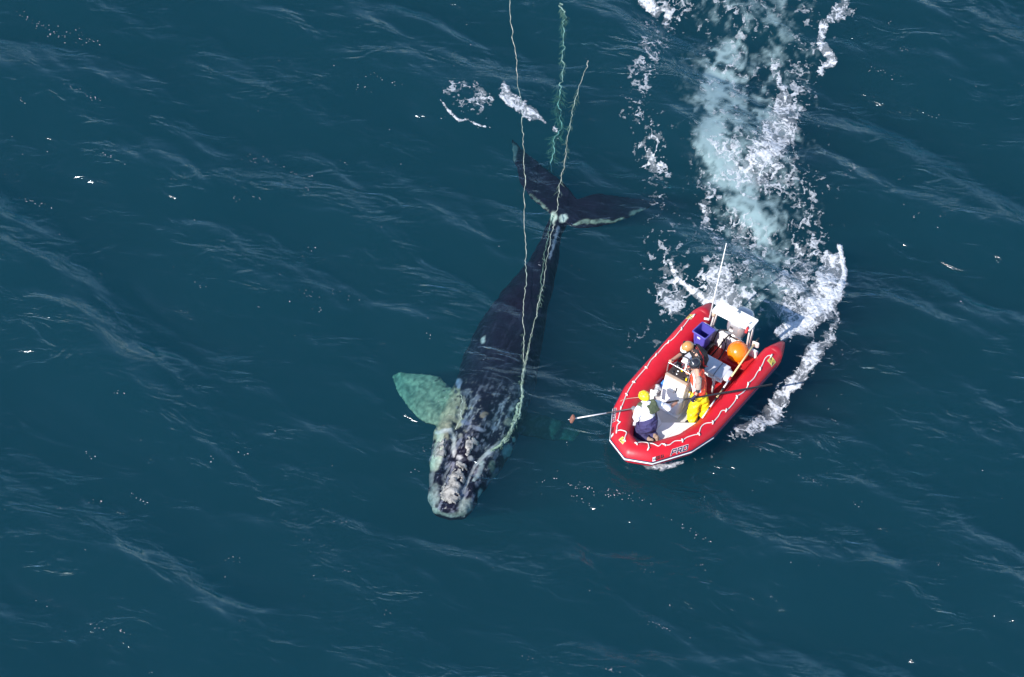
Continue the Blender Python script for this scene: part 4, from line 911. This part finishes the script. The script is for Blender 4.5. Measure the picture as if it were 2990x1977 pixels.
# boat hook lying along the inside of the port tube
hk = empty('boat_hook', J(940, 1085, .66)); tag(hk, 'long yellow and white boat hook leaning along the inside of the right tube', 'boat hook')
A = J(1412, 412, .98); Bq = J(935, 1088, .70)
def hp(t): return A.lerp(Bq, t)
def tp(px, py):  # share along the hook by close-up position
    return ((px-1412)*(935-1412)+(py-412)*(1088-412))/((935-1412)**2+(1088-412)**2)
for nm, a_, c_, r_, mt in (('shaft', tp(1412, 412), tp(1195, 735), .019, YELW), ('grip', tp(1195, 735), tp(1180, 765), .028, REDV), ('shaft', tp(1180, 765), tp(1125, 835), .018, WHITEP), ('tape', tp(1128, 830), tp(1112, 850), .021, BLACK), ('shaft', tp(1112, 850), tp(1068, 915), .017, YELW), ('tape', tp(1068, 915), tp(1050, 945), .020, BLACK), ('shaft', tp(1050, 945), tp(1010, 1000), .017, WHITEP), ('tape', tp(1010, 1000), tp(1000, 1012), .019, BLACK), ('shaft', tp(1000, 1012), tp(935, 1088), .015, WHITEP)):
    part(nm, tube_mesh([hp(a_), hp(c_)], r_, 8), mt, hk)
part('hook', tube_mesh([A+V3(.02, 0, 0), A+V3(-.05, .01, .02), A+V3(-.10, .0, .03)], [.026, .024, .012], 8), BLACK, hk)
for x, y in ((1075, 905), (1190, 770), (1405, 425)): part('tie', tube_mesh([hp(tp(x, y))+V3(0, -.02, .02), hp(tp(x, y))+V3(.01, .03, -.0), hp(tp(x, y))+V3(.02, .06, -.05)], .009, 6), BLACK, hk)
# small things round the console
def bottle(name, c, r, h, mt, capm, lab, cat, tilt=(0, 0, 1)):
    o = empty(name, c); tag(o, lab, cat); c = Vector(c); d = Vector(tilt).normalized()
    part('bottle_body', tube_mesh([c, c+d*h*.05, c+d*h*.7, c+d*h*.85, c+d*h*.9], [r*.9, r, r, r*.45, r*.4], 14), mt, o, True)
    part('cap', tube_mesh([c+d*h*.9, c+d*h], r*.45, 12), capm, o)
    return o
bottle('canister', J(820, 905, .70), .055, .17, STEEL, YEL, 'small silver canister with yellow cap hung beside the console', 'canister')
bottle('bottle', J(560, 820, .30), .05, .26, BLUE, WHITEP, 'bright blue bottle lying between console and left tube', 'bottle', (-.9, .1, .35))
bg = empty('plastic_bag', J(525, 850, .30)); tag(bg, 'crumpled grey plastic bag on deck beside the console', 'bag'); b = bmesh.new(); r3 = random.Random(5)
for k in range(9): c = J(525, 850, .34)+V3(r3.uniform(-.1, .1), r3.uniform(-.07, .07), r3.uniform(-.03, .09)); bm_hull(b, [(c, r3.uniform(.03, .06)), (c+V3(r3.uniform(-.06, .06), r3.uniform(-.05, .05), .05), .02)], 1)
part('bag_film', remesh(b, .014, 1), CLEAR, bg)
cup = empty('paper_card', J(492, 900, .78)); tag(cup, 'white card sheet held upright beside the yellow helmet', 'card'); b = bmesh.new()
box(b, J(492, 888, .95), (.006, .10, .26), Rz(20) @ Ry(-25), .002); part('sheet', b, WHITEP, cup)

# ---------------------------------------------------------------- the crew
def fingers(b, wrist, palm, dirv, side, curl, r=.0095, ln=.085):
    """five bent fingers growing out of the palm; curl bends them round a bar"""
    dirv = dirv.normalized(); side = (side-dirv*side.dot(dirv)).normalized(); nrm = dirv.cross(side).normalized()*curl
    bm_hull(b, [(wrist, .026), (palm-side*.025, .016), (palm+side*.025, .016), (palm+dirv*.03-side*.03, .012), (palm+dirv*.03+side*.03, .012)])
    for k, f in enumerate((.86, 1.0, .95, .76)):
        root = palm+dirv*.03+side*(.030-.020*k); p = [root]; a = 0
        for j in range(3):
            a += radians(52); p.append(p[-1]+(dirv*cos(a)+nrm*sin(a))*(ln*f/3))
        limb(b, p, [r, r*.95, r*.9, r*.8], 1)
    t0 = palm-dirv*.01+side*.034; t1 = t0+side*.022+nrm*.022; t2 = t1+dirv*.022+nrm*.03; limb(b, [t0, t1, t2], [.013, .011, .009], 1)
def head_shape(b, c, face, up=Vector((0, 0, 1)), s=1.0):
    """skull, jaw, nose, brow, ears"""
    f = face.normalized(); up = (up-f*up.dot(f)).normalized(); r = up.cross(f)
    bm_hull(b, [(c+up*.03*s-f*.015*s, .093*s), (c+up*.02*s+f*.02*s, .080*s)], 3)
    bm_hull(b, [(c-up*.01*s+f*.03*s, .070*s), (c-up*.085*s+f*.062*s, .030*s), (c-up*.05*s+f*.01*s, .06*s)], 3)
    bm_hull(b, [(c+f*.098*s+up*.005*s, .010*s), (c+f*.117*s-up*.028*s, .014*s), (c+f*.09*s-up*.03*s, .016*s)], 2)
    bm_hull(b, [(c+f*.088*s+up*.025*s-r*.03*s, .014*s), (c+f*.088*s+up*.025*s+r*.03*s, .014*s)], 2)
    bm_hull(b, [(c+f*.092*s-up*.056*s-r*.018*s, .009*s), (c+f*.092*s-up*.056*s+r*.018*s, .009*s)], 2)
    for sd in (-1, 1): bm_hull(b, [(c+r*sd*.082*s-f*.005*s, (.012*s, .012*s, .028*s)), (c+r*sd*.090*s-f*.015*s, (.008*s, .010*s, .026*s))], 2)
    return f, up, r
def eyes(parent, c, f, up, r):
    for sd in (-1, 1):
        b = bmesh.new(); bm_hull(b, [(c+f*.088+up*.004+r*sd*.032, .010)], 1); part('eye', b, SOCKET, parent, True)
def helmet(parent, c, f, up, r, mt, rad=.128, vents=False, name='helmet'):
    b = bmesh.new(); ns = 28; rings = []
    for el in np.linspace(88, -14, 13):
        e = radians(el); ring = []
        for k in range(ns):
            a = 2*pi*k/ns; low = -.020*max(0, -cos(a))**1.0*(el < 30)*(30-el)/30    # deeper at the back of the head
            ring.append(c+up*(.02+rad*.93*sin(e)+low)+f*(rad*1.08*cos(e)*cos(a)-.006)+r*(rad*.93*cos(e)*sin(a)))
        rings.append(ring)
    prism(b, rings, True); o = part(name, b, mt, parent, True)
    if vents:
        for el, az in [(58, 20), (58, 90), (58, 160), (58, -50), (58, -130), (30, 10), (30, 50), (30, 92), (30, 135), (30, 178), (30, -140), (30, -90), (30, -40)]:
            e = radians(el); a = radians(az); d = up*sin(e)*.93+f*cos(e)*cos(a)*1.08+r*cos(e)*sin(a)*.93; q = c+up*.02+d*rad-f*.006; tg = Vector((-sin(a), 0, 0)); tt = (-f*sin(a)+r*cos(a)).normalized()
            bb = bmesh.new(); bm_hull(bb, [(q-tt*.012, .0062), (q+tt*.012, .0062)], 1); part('vent', bb, BEIGE, o, True)
    return o
def person(base, lab, joints_skin, group=None):
    o = empty('person', base); tag(o, lab, 'person', group); return o

# --- kneeling man in the bow, holding the pole
PZ = 1.06
k_lh = J(333, 1012, PZ); k_rh = J(742, 938, PZ)
pl0 = J(-208, 1095, PZ); pl1 = J(1560, 790, PZ)
def on_pole(px): return pl0.lerp(pl1, (px+208)/1768.0)
K = dict(pel=J(455, 1130, .80), chest=J(440, 1030, 1.10), up=J(448, 985, 1.28), neck=J(440, 955, 1.36), head=J(424, 898, 1.47),
         ls=J(378, 1010, 1.27), le=J(352, 1100, 1.03), rs=J(525, 955, 1.25), re=J(640, 1000, 1.07),
         lk=J(372, 1215, .47), rk=J(480, 1200, .47), lf=J(470, 1292, .46), rf=J(520, 1262, .46))
kn = person((1.62, -.05, .40), 'kneeling person in yellow helmet, white shirt and navy overalls in the bow', None)
kf = J(380, 860, 1.47)-J(424, 898, 1.47); kf.z = 0; kf = (kf.normalized()+V3(0, 0, -.25)).normalized()
b = bmesh.new(); f, up, r = head_shape(b, K['head'], kf); limb(b, [K['neck'], K['head']-up*.04], [.055, .055])
limb(b, [K['pel'], K['chest'], K['up']], [.14, .15, .12]); bm_hull(b, [(K['ls'], .06), (K['rs'], .06), (K['neck'], .05)])
lw = on_pole(333)-V3(0, 0, .05); rw = on_pole(712)+V3(.0, 0, -.045)
limb(b, [K['ls'], K['le'], lw], [.052, .042, .028]); limb(b, [K['rs'], K['re'], rw], [.052, .043, .028])
for k_, ft in (('lk', 'lf'), ('rk', 'rf')): limb(b, [K['pel'], K[k_], K[ft]], [.10, .065, .045])
part('body', remesh(b, .011, 2), SKIN, kn); eyes(kn, K['head'], f, up, r)
b = bmesh.new(); limb(b, [K['pel']+V3(0, 0, .08), K['chest'], K['up']], [.195, .205, .16]); bm_hull(b, [(K['ls'], .075), (K['rs'], .075), (K['neck']-V3(0, 0, .04), .06), (K['chest'], .15)])
limb(b, [K['ls'], K['ls'].lerp(K['le'], .9)], [.085, .078]); limb(b, [K['rs'], K['rs'].lerp(K['re'], .95)], [.082, .074]); part('shirt', remesh(b, .013, 3, .5, .016), TSHIRT, kn)
b = bmesh.new(); limb(b, [K['pel']-V3(0, 0, .02), K['pel']+V3(0, 0, .14)], [.225, .205])
for k_, ft in (('lk', 'lf'), ('rk', 'rf')): limb(b, [K['pel']+(K[k_]-K['pel'])*.08, K[k_], K[k_].lerp(K[ft], .86)], [.19, .12, .088])
bib = K['chest']+(K['rs']-K['ls']).normalized()*.04; bm_hull(b, [(K['pel']+V3(0, 0, .15), .18), (K['chest'].lerp(K['pel'], .25)+(K['rs']-K['ls']).normalized()*.06, .17)])
part('overalls', remesh(b, .013, 3, .5, .022), NAVYC, kn)
rt = (K['rs']-K['ls']).normalized(); bk = -Vector((kf.x, kf.y, 0)).normalized()
def over_back(a, c, u, w):  # straps run over the shoulder blades
    return None
for s_ in (.02, .10):
    p0 = K['pel']+bk*.15+rt*(s_*.9)+V3(0, 0, .2); p1 = K['chest']+bk*.185+rt*(s_+.0); p2 = K['up']+bk*.15+rt*(s_+.03)
    part('brace', tube_mesh(catmull([p0, p1, p2], 5), [.016]*11, 6), BLKC, kn)
# waistcoat of the life vest sits on the upper back and chest
b = bmesh.new(); q = K['up']+rt*.05+V3(0, 0, .0); bm_hull(b, [(J(402, 968, 1.36), .035), (J(500, 932, 1.40), .04), (J(520, 965, 1.36), .05), (K['up'], .10)]); bm_hull(b, [(J(455, 985, 1.38), .035), (J(515, 955, 1.38), .04), (J(548, 1015, 1.25), .035), (J(492, 1042, 1.24), .035), (K['chest'].lerp(K['up'], .6), .10)]); bm_hull(b, [(K['up']+rt*.12, .10), (K['up']-rt*.10-bk*.05, .10), (K['chest']-bk*.08, .12)]); part('life_vest', remesh(b, .013, 3, .5, .010), OLIVE, kn)
0 and part('vest_strap', tube_mesh(catmull([K['up']-rt*.18+bk*.10, K['up']-rt*.04+bk*.185+V3(0, 0, .03), K['up']+rt*.12+bk*.15+V3(0, 0, .03), K['up']+rt*.22+V3(0, 0, .02)], 5), .014, 6), NAVY, kn)
part('vest_strap', tube_mesh(catmull([K['up']-rt*.16+V3(0, 0, .06), K['up']-rt*.05+bk*.15+V3(0, 0, .0), K['chest']+rt*.02+bk*.19, K['chest']+rt*.06+bk*.20-V3(0, 0, .12)], 5), .012, 6), NAVY, kn)
b = bmesh.new(); box(b, K['le']+V3(.04, -.0, -.10), (.012, .055, .14), Rz(30) @ Ry(12), .003); part('shirt_tail', b, TSHIRT, kn)
hl = helmet(kn, K['head'], f, up, r, YEL, .126, True)
q = K['head']+bk*.128+V3(0, 0, -.005); b = bmesh.new(); box(b, q, (.03, .095, .026), Matrix.Rotation(atan2(bk.y, bk.x), 3, 'Z'), .006); part('headlamp', b, STEEL, hl)
for nm, ft, k_ in (('lf', 'lf', 'lk'), ('rf', 'rf', 'rk')):
    d = (K[ft]-K[k_]); d.z = 0; d.normalize(); b = bmesh.new(); bm_hull(b, [(K[ft]-d*.03+V3(0, 0, .05), .056), (K[ft]+d*.05+V3(0, 0, .05), .056)]); bm_hull(b, [(K[ft]+d*.055+V3(0, 0, .08), (.056, .056, .05)), (K[ft]+d*.085, .046)]); part('shoe', remesh(b, .010, 2), SHOE, kn)
pdir = (pl1-pl0).normalized(); out = V3(0, 0, 1)
for w_, px, sd in ((lw, 330, 1), (rw, 745, -1)):
    c = on_pole(px); b = bmesh.new(); d = (V3(0, 0, 1)+(c-w_)*2); fingers(b, w_-(c-w_)*.5, c-V3(0, 0, .035)+bk*.012, V3(0, 0, 1), pdir*sd, sd*1.0, .012, .10)
    bm_hull(b, [(w_-(c-w_)*1.0, .034), (c-V3(0, 0, .03)+bk*.01, .034)]); bm_hull(b, [(c+pdir*.035+V3(0, 0, .004), .026), (c-pdir*.035+V3(0, 0, .004), .026)], 2); part('glove', remesh(b, .007, 1), GREY, kn)
# --- the long pole
pole = empty('pole', on_pole(742)); tag(pole, 'long dark pole held by the kneeling person across the boat, pointing at the whale', 'pole')
part('shaft', tube_mesh([on_pole(90), on_pole(742), on_pole(1553)], [.015, .020, .021], 10), CARBON, pole); part('extension', tube_mesh([on_pole(-200), on_pole(90)], .014, 8), WHITEP, pole)
b = bmesh.new(); q = on_pole(-208); box(b, q, (.11, .05, .17), Matrix.Rotation(atan2(pdir.y, pdir.x)+radians(90), 3, 'Z') @ Rx(20), .008); part('pole_head', b, BROWN, pole)
part('spike', tube_mesh([q, q-pdir*.10], [.010, .004], 6), STEEL, pole)
for px in (600, 640, 690, 770, 785): part('tape', tube_mesh([on_pole(px), on_pole(px+12)], .024, 10), BLACK, pole)
tet = empty('tether', J(160, 1010, .6)); tag(tet, 'thin reddish cord from left tube to the kneeling person', 'cord')
part('cord', tube_mesh(catmull([nearest_tube(J(160, 1010, .6), .01), nearest_tube(J(235, 940, .70), .015), J(380, 905, 1.25)], 6), .006, 6), BEIGE, tet)

# --- standing man in yellow trousers
T = dict(pel=J(905, 872, .97), chest=J(908, 765, 1.18), up=J(902, 705, 1.32), neck=J(890, 655, 1.49), head=J(872, 612, 1.60), ls=J(905, 742, 1.38), le=J(900, 836, 1.22), lw=J(874, 893, 1.13),
         rs=J(868, 690, 1.36), re=J(850, 715, 1.24), lk=J(862, 985, .62), lf=J(842, 1098, .31), rk=J(955, 960, .60), rf=J(948, 1062, .31))
st = person((.42, .50, .24), 'standing person in black helmet, orange vest and bright yellow trousers by the console', None)
tf = J(800, 650, 1.6)-J(872, 612, 1.6); tf.z = 0; tf = (tf.normalized()+V3(0, 0, -.55)).normalized(); hz = Vector((tf.x, tf.y, 0)).normalized()
b = bmesh.new(); f, up, r = head_shape(b, T['head'], tf); limb(b, [T['neck'], T['head']-up*.04], [.055, .055]); limb(b, [T['pel'], T['chest'], T['up']], [.12, .125, .10]); bm_hull(b, [(T['ls'], .05), (T['rs'], .05), (T['neck'], .05)])
gp = on_pole(850)
limb(b, [T['ls'], T['le'], T['lw']], [.052, .043, .028]); limb(b, [T['rs'], T['re'], J(822, 692, 1.33)], [.05, .04, .028]); fingers(b, J(822, 692, 1.33), J(815, 690, 1.345), hz, V3(0, 0, 1), 1)
for k_, ft in (('lk', 'lf'), ('rk', 'rf')): limb(b, [T['pel'], T[k_], T[ft]], [.09, .06, .045])
part('body', remesh(b, .011, 2), SKIN, st); eyes(st, T['head'], f, up, r)
b = bmesh.new(); limb(b, [T['ls'], T['ls'].lerp(T['le'], .95)], [.072, .060]); limb(b, [T['rs'], T['re']], [.078, .064]); bm_hull(b, [(T['ls'], .05), (T['rs'], .05), (T['neck']-V3(0, 0, .05), .06)]); limb(b, [T['up'], T['chest'], T['pel']], [.11, .125, .13]); part('shirt', remesh(b, .012, 3, .5, .016), TAN, st)
b = bmesh.new(); limb(b, [T['up']-V3(0, 0, .0), T['chest'], T['pel']+V3(0, 0, .08)], [.145, .17, .16]); bm_hull(b, [(T['ls'].lerp(T['up'], .45)+V3(0, 0, .06), .06), (T['rs'].lerp(T['up'], .3)+V3(0, 0, .05), .06), (T['up'], .12)]); bm_hull(b, [(T['up']+hz*.06, .12), (T['chest']+hz*.07, .13), (T['pel']+V3(0, 0, .14)+hz*.03, .14)]); bm_hull(b, [(T['up']-hz*.09+V3(0, 0, .04), .07), (T['up']+hz*.08+V3(0, 0, .04), .07)]); part('life_vest', remesh(b, .012, 3, .5, .010), ORV, st)
vest_bvh = None
def patch(parent, src, dirs, name, mt, w=.03):
    """tape lying on clothing: points pushed out from an inner line until they leave the cloth"""
    o_me = src.data; bb = bmesh.new(); bb.from_mesh(o_me); tree = BVHTree.FromBMesh(bb); bb.free(); base = base_of(parent); nc = 7; L_ = [[] for _ in range(nc)]
    for c, d, sd in dirs:
        for k in range(nc):
            o_ = Vector(c)-base+Vector(sd)*(w*(k/(nc-1)-.5)); dd = Vector(d).normalized(); h = tree.ray_cast(o_+dd*.6, -dd)
            L_[k].append((h[0] if h[0] else o_+dd*.15)+dd*.006+base)
    b = bmesh.new(); VV = [[b.verts.new(p) for p in l] for l in L_]
    for a, c in zip(VV[:-1], VV[1:]):
        for k in range(len(a)-1): b.faces.new((a[k], a[k+1], c[k+1], c[k]))
    return part(name, b, mt, parent)
vest = [o for o in st.children if o.name.startswith('life_vest')][0]; side = V3(0, 0, 1).cross(hz); side = side if side.dot(T['ls']-T['rs']) > 0 else -side
for off in (-.055, .09):
    dirs = []
    for a in np.linspace(-80, 100, 14):
        d = side*cos(radians(a))*.8+(hz*(1 if off < 0 else -1))*.9*(.5+.5*cos(radians(a)))+V3(0, 0, 1)*sin(radians(a)); dirs.append((T['up']+hz*(-off*1.0)-V3(0, 0, .12), d, hz))
    patch(st, vest, dirs, 'reflective_band', REFL, .045)
dirs = [(T['chest']-V3(0, 0, .02), hz*cos(radians(a))+side*sin(radians(a))+V3(0, 0, .1), V3(0, 0, 1)) for a in np.linspace(-20, 60, 8)]; patch(st, vest, dirs, 'reflective_band', REFL, .06)
b = bmesh.new(); hip = (T['rf']-T['lf']).normalized(); limb(b, [T['pel']+V3(0, 0, .12), T['pel']], [.145, .16])
for k_, ft in (('lk', 'lf'), ('rk', 'rf')): limb(b, [T['pel'].lerp(T[k_], .12), T[k_], T[ft]+V3(0, 0, .02)], [.15, .122, .115])
part('trousers', remesh(b, .013, 3, .5, .022), YELC, st)
for ft in ('lf', 'rf'): b = bmesh.new(); bm_hull(b, [(T[ft]-V3(0, 0, .01), .055), (V3(T[ft].x, T[ft].y, .285)+hz*.12, (.05, .05, .035))]); part('boot', remesh(b, .012, 2), BLKC, st)
a_ = T['le'].lerp(T['lw'], .06); c_ = T['le'].lerp(T['lw'], .32); b = bmesh.new(); limb(b, [a_, c_], [.052, .048]); part('elbow_band', remesh(b, .010, 1), BLKC, st)
b = bmesh.new(); fingers(b, T['lw'], gp+V3(0, 0, -.03)+bk*.01, V3(.2, 0, -.3)+(gp-T['lw']), pdir, 1, .012, .095); bm_hull(b, [(T['lw'], .034), (gp-V3(0, 0, .02), .036), (gp-V3(0, 0, .02)-pdir*.03, .03)]); part('glove', remesh(b, .008, 1), NAVY, st)
hl = helmet(st, T['head'], f, up, r, HBLK, .127); q = T['head']+up*.10-r*.09+f*.02; part('ear_cup', tube_mesh([T['head']-r*.10-up*.02, T['head']-r*.125-up*.02], [.04, .034], 14), HBLK, hl); part('ear_cup', tube_mesh([T['head']+r*.10-up*.02, T['head']+r*.125-up*.02], [.04, .034], 14), HBLK, hl)
part('mount_rail', tube_mesh([T['head']+up*.135+f*.02-r*.03, T['head']+up*.135+f*.02+r*.04], .011, 6), STEEL, hl)

# --- driver leaning over the wheel
D_ = dict(pel=J(925, 600, .98), chest=J(915, 535, 1.24), up=J(880, 490, 1.40), neck=J(850, 480, 1.46), head=J(808, 462, 1.56), rs=J(838, 455, 1.42), re=J(765, 515, 1.30), rh=J(665, 580, 1.375),
          ls=J(905, 560, 1.36), le=J(880, 655, 1.18), lh=J(800, 660, 1.22), lf=J(880, 800, .29), rf=J(800, 770, .29), lk=J(890, 690, .60), rk=J(850, 680, .62))
dr = person((-.30, .0, .24), 'person in tan helmet with white visor and red and black vest driving', None)
df_ = J(700, 480, 1.56)-J(808, 462, 1.56); df_.z = 0; df_ = (df_.normalized()+V3(0, 0, -.75)).normalized(); dh = Vector((df_.x, df_.y, 0)).normalized()
b = bmesh.new(); f, up, r = head_shape(b, D_['head'], df_); limb(b, [D_['neck'], D_['head']-up*.04], [.055, .055]); limb(b, [D_['pel'], D_['chest'], D_['up']], [.12, .13, .10]); bm_hull(b, [(D_['ls'], .05), (D_['rs'], .05), (D_['neck'], .05)])
limb(b, [D_['rs'], D_['re'], D_['rh']], [.055, .048, .032]); limb(b, [D_['ls'], D_['le'], D_['lh']], [.05, .042, .03])
rail_pt = Vector((.32, -.40, 1.375)); fingers(b, D_['rh'], rail_pt+V3(-.035, -.0, .015), rail_pt-D_['rh']+V3(.06, 0, 0), V3(0, 1, 0), 1, .010, .09)
wl = Vector((-.02, -.06, 1.17)); fingers(b, D_['lh'], D_['lh']+(wl-D_['lh']).normalized()*.05, wl-D_['lh'], V3(0, 0, 1), 1, .010, .085)
for k_, ft in (('lk', 'lf'), ('rk', 'rf')): limb(b, [D_['pel'], D_[k_], D_[ft]], [.09, .06, .045])
part('body', remesh(b, .010, 2), SKIN, dr); eyes(dr, D_['head'], f, up, r)
b = bmesh.new(); limb(b, [D_['rs'], D_['rs'].lerp(D_['re'], 1.0), D_['re'].lerp(D_['rh'], .12)], [.075, .066, .060]); limb(b, [D_['ls'], D_['le']], [.075, .06]); limb(b, [D_['up'], D_['chest'], D_['pel']], [.12, .14, .14]); bm_hull(b, [(D_['ls'], .065), (D_['rs'], .065), (D_['neck']-V3(0, 0, .03), .06)]); part('shirt', remesh(b, .012, 3, .5, .016), BLKC, dr)
b = bmesh.new(); limb(b, [D_['up']+V3(0, 0, .0), D_['chest'], D_['pel']+V3(0, 0, .12)], [.145, .175, .16]); bm_hull(b, [(D_['rs']-V3(0, 0, .02), .09), (D_['ls']-V3(0, 0, .02), .09), (D_['chest'], .15)]); vst = part('life_vest', remesh(b, .012, 3, .5, .010), BLKC, dr)
axd = (D_['up']-D_['pel']).normalized(); sdd = (D_['ls']-D_['rs']).normalized()
def vpatch(cs, mt, w, name='vest_panel', sdv=None):
    patch(dr, vst, [(c, d, sdv or sdd) for c, d in cs], name, mt, w)
upv = V3(0, 0, 1)
# dark panels and pale bands over the back of the vest
vpatch([(D_['up'].lerp(D_['pel'], t), upv*.9-axd*.2+V3(.3, .2, 0)) for t in np.linspace(.30, .80, 7)], REDV, .05)
vpatch([(D_['up'].lerp(D_['pel'], t)-sdd*.11, upv*.9+V3(.2, .1, 0)) for t in np.linspace(-.05, .3, 6)], REFL, .035, 'reflective_band')
vpatch([(D_['up'].lerp(D_['pel'], t)+sdd*.05+V3(.05, .03, 0), upv*.7+V3(.5, .3, 0)) for t in np.linspace(-.05, .28, 6)], REFL, .045, 'reflective_band')
vpatch([(D_['up'].lerp(D_['pel'], t)+sdd*.16, upv*.8-axd*.2+sdd*.5) for t in np.linspace(.1, .8, 8)], REDV, .07)
vpatch([(D_['up'].lerp(D_['pel'], t)-sdd*.05+V3(.02, .02, 0), upv*.9+V3(.35, .2, 0)) for t in np.linspace(-.05, .22, 5)], REDV, .05)
vpatch([(D_['up'].lerp(D_['pel'], t)-sdd*.15, upv*.8-sdd*.5) for t in np.linspace(-.05, .7, 8)], REDV, .05)
vpatch([(D_['up'].lerp(D_['pel'], .26)+sdd*s_, upv*.9+V3(.2, .1, 0)) for s_ in np.linspace(-.14, .14, 8)], ORV, .02, 'vest_trim', axd)
b = bmesh.new(); limb(b, [D_['pel']+V3(0, 0, .08), D_['pel']], [.15, .16])
for k_, ft in (('lk', 'lf'), ('rk', 'rf')): limb(b, [D_['pel'].lerp(D_[k_], .15), D_[k_], D_[ft]+V3(0, 0, .03)], [.12, .09, .08])
part('trousers', remesh(b, .013, 3, .5, .022), BLKC, dr)
for ft in ('lf', 'rf'): b = bmesh.new(); bm_hull(b, [(D_[ft], .05), (D_[ft]+V3(.1, 0, -.01), .038)]); part('boot', remesh(b, .012, 2), BLKC, dr)
hl = helmet(dr, D_['head'], f, up, r, HTAN, .126)
b = bmesh.new(); rg_ = []
for t, rr_, dz in ((0, .112, .01), (.5, .155, -.004), (1, .175, -.02)):
    rg_.append([D_['head']+up*(.045+dz)+f*(rr_*cos(a))+r*(rr_*.8*sin(a)) for a in np.linspace(-1.15, 1.15, 12)])
R = [[b.verts.new(p) for p in g] for g in rg_]
for a, c in zip(R[:-1], R[1:]):
    for k in range(11): b.faces.new((a[k], a[k+1], c[k+1], c[k]))
v_ = part('visor', b, WHITEP, hl); md = v_.modifiers.new('thickness', 'SOLIDIFY'); md.thickness = .008
b = bmesh.new(); box(b, D_['head']+up*.10-f*.0-r*.075, (.07, .05, .05), Rz(20) @ Rx(35), .012, 2); part('lamp_pack', b, BLKC, hl)
part('watch', tube_mesh([D_['lh'].lerp(D_['le'], .16), D_['lh'].lerp(D_['le'], .30)], .037, 12), STEEL, dr)
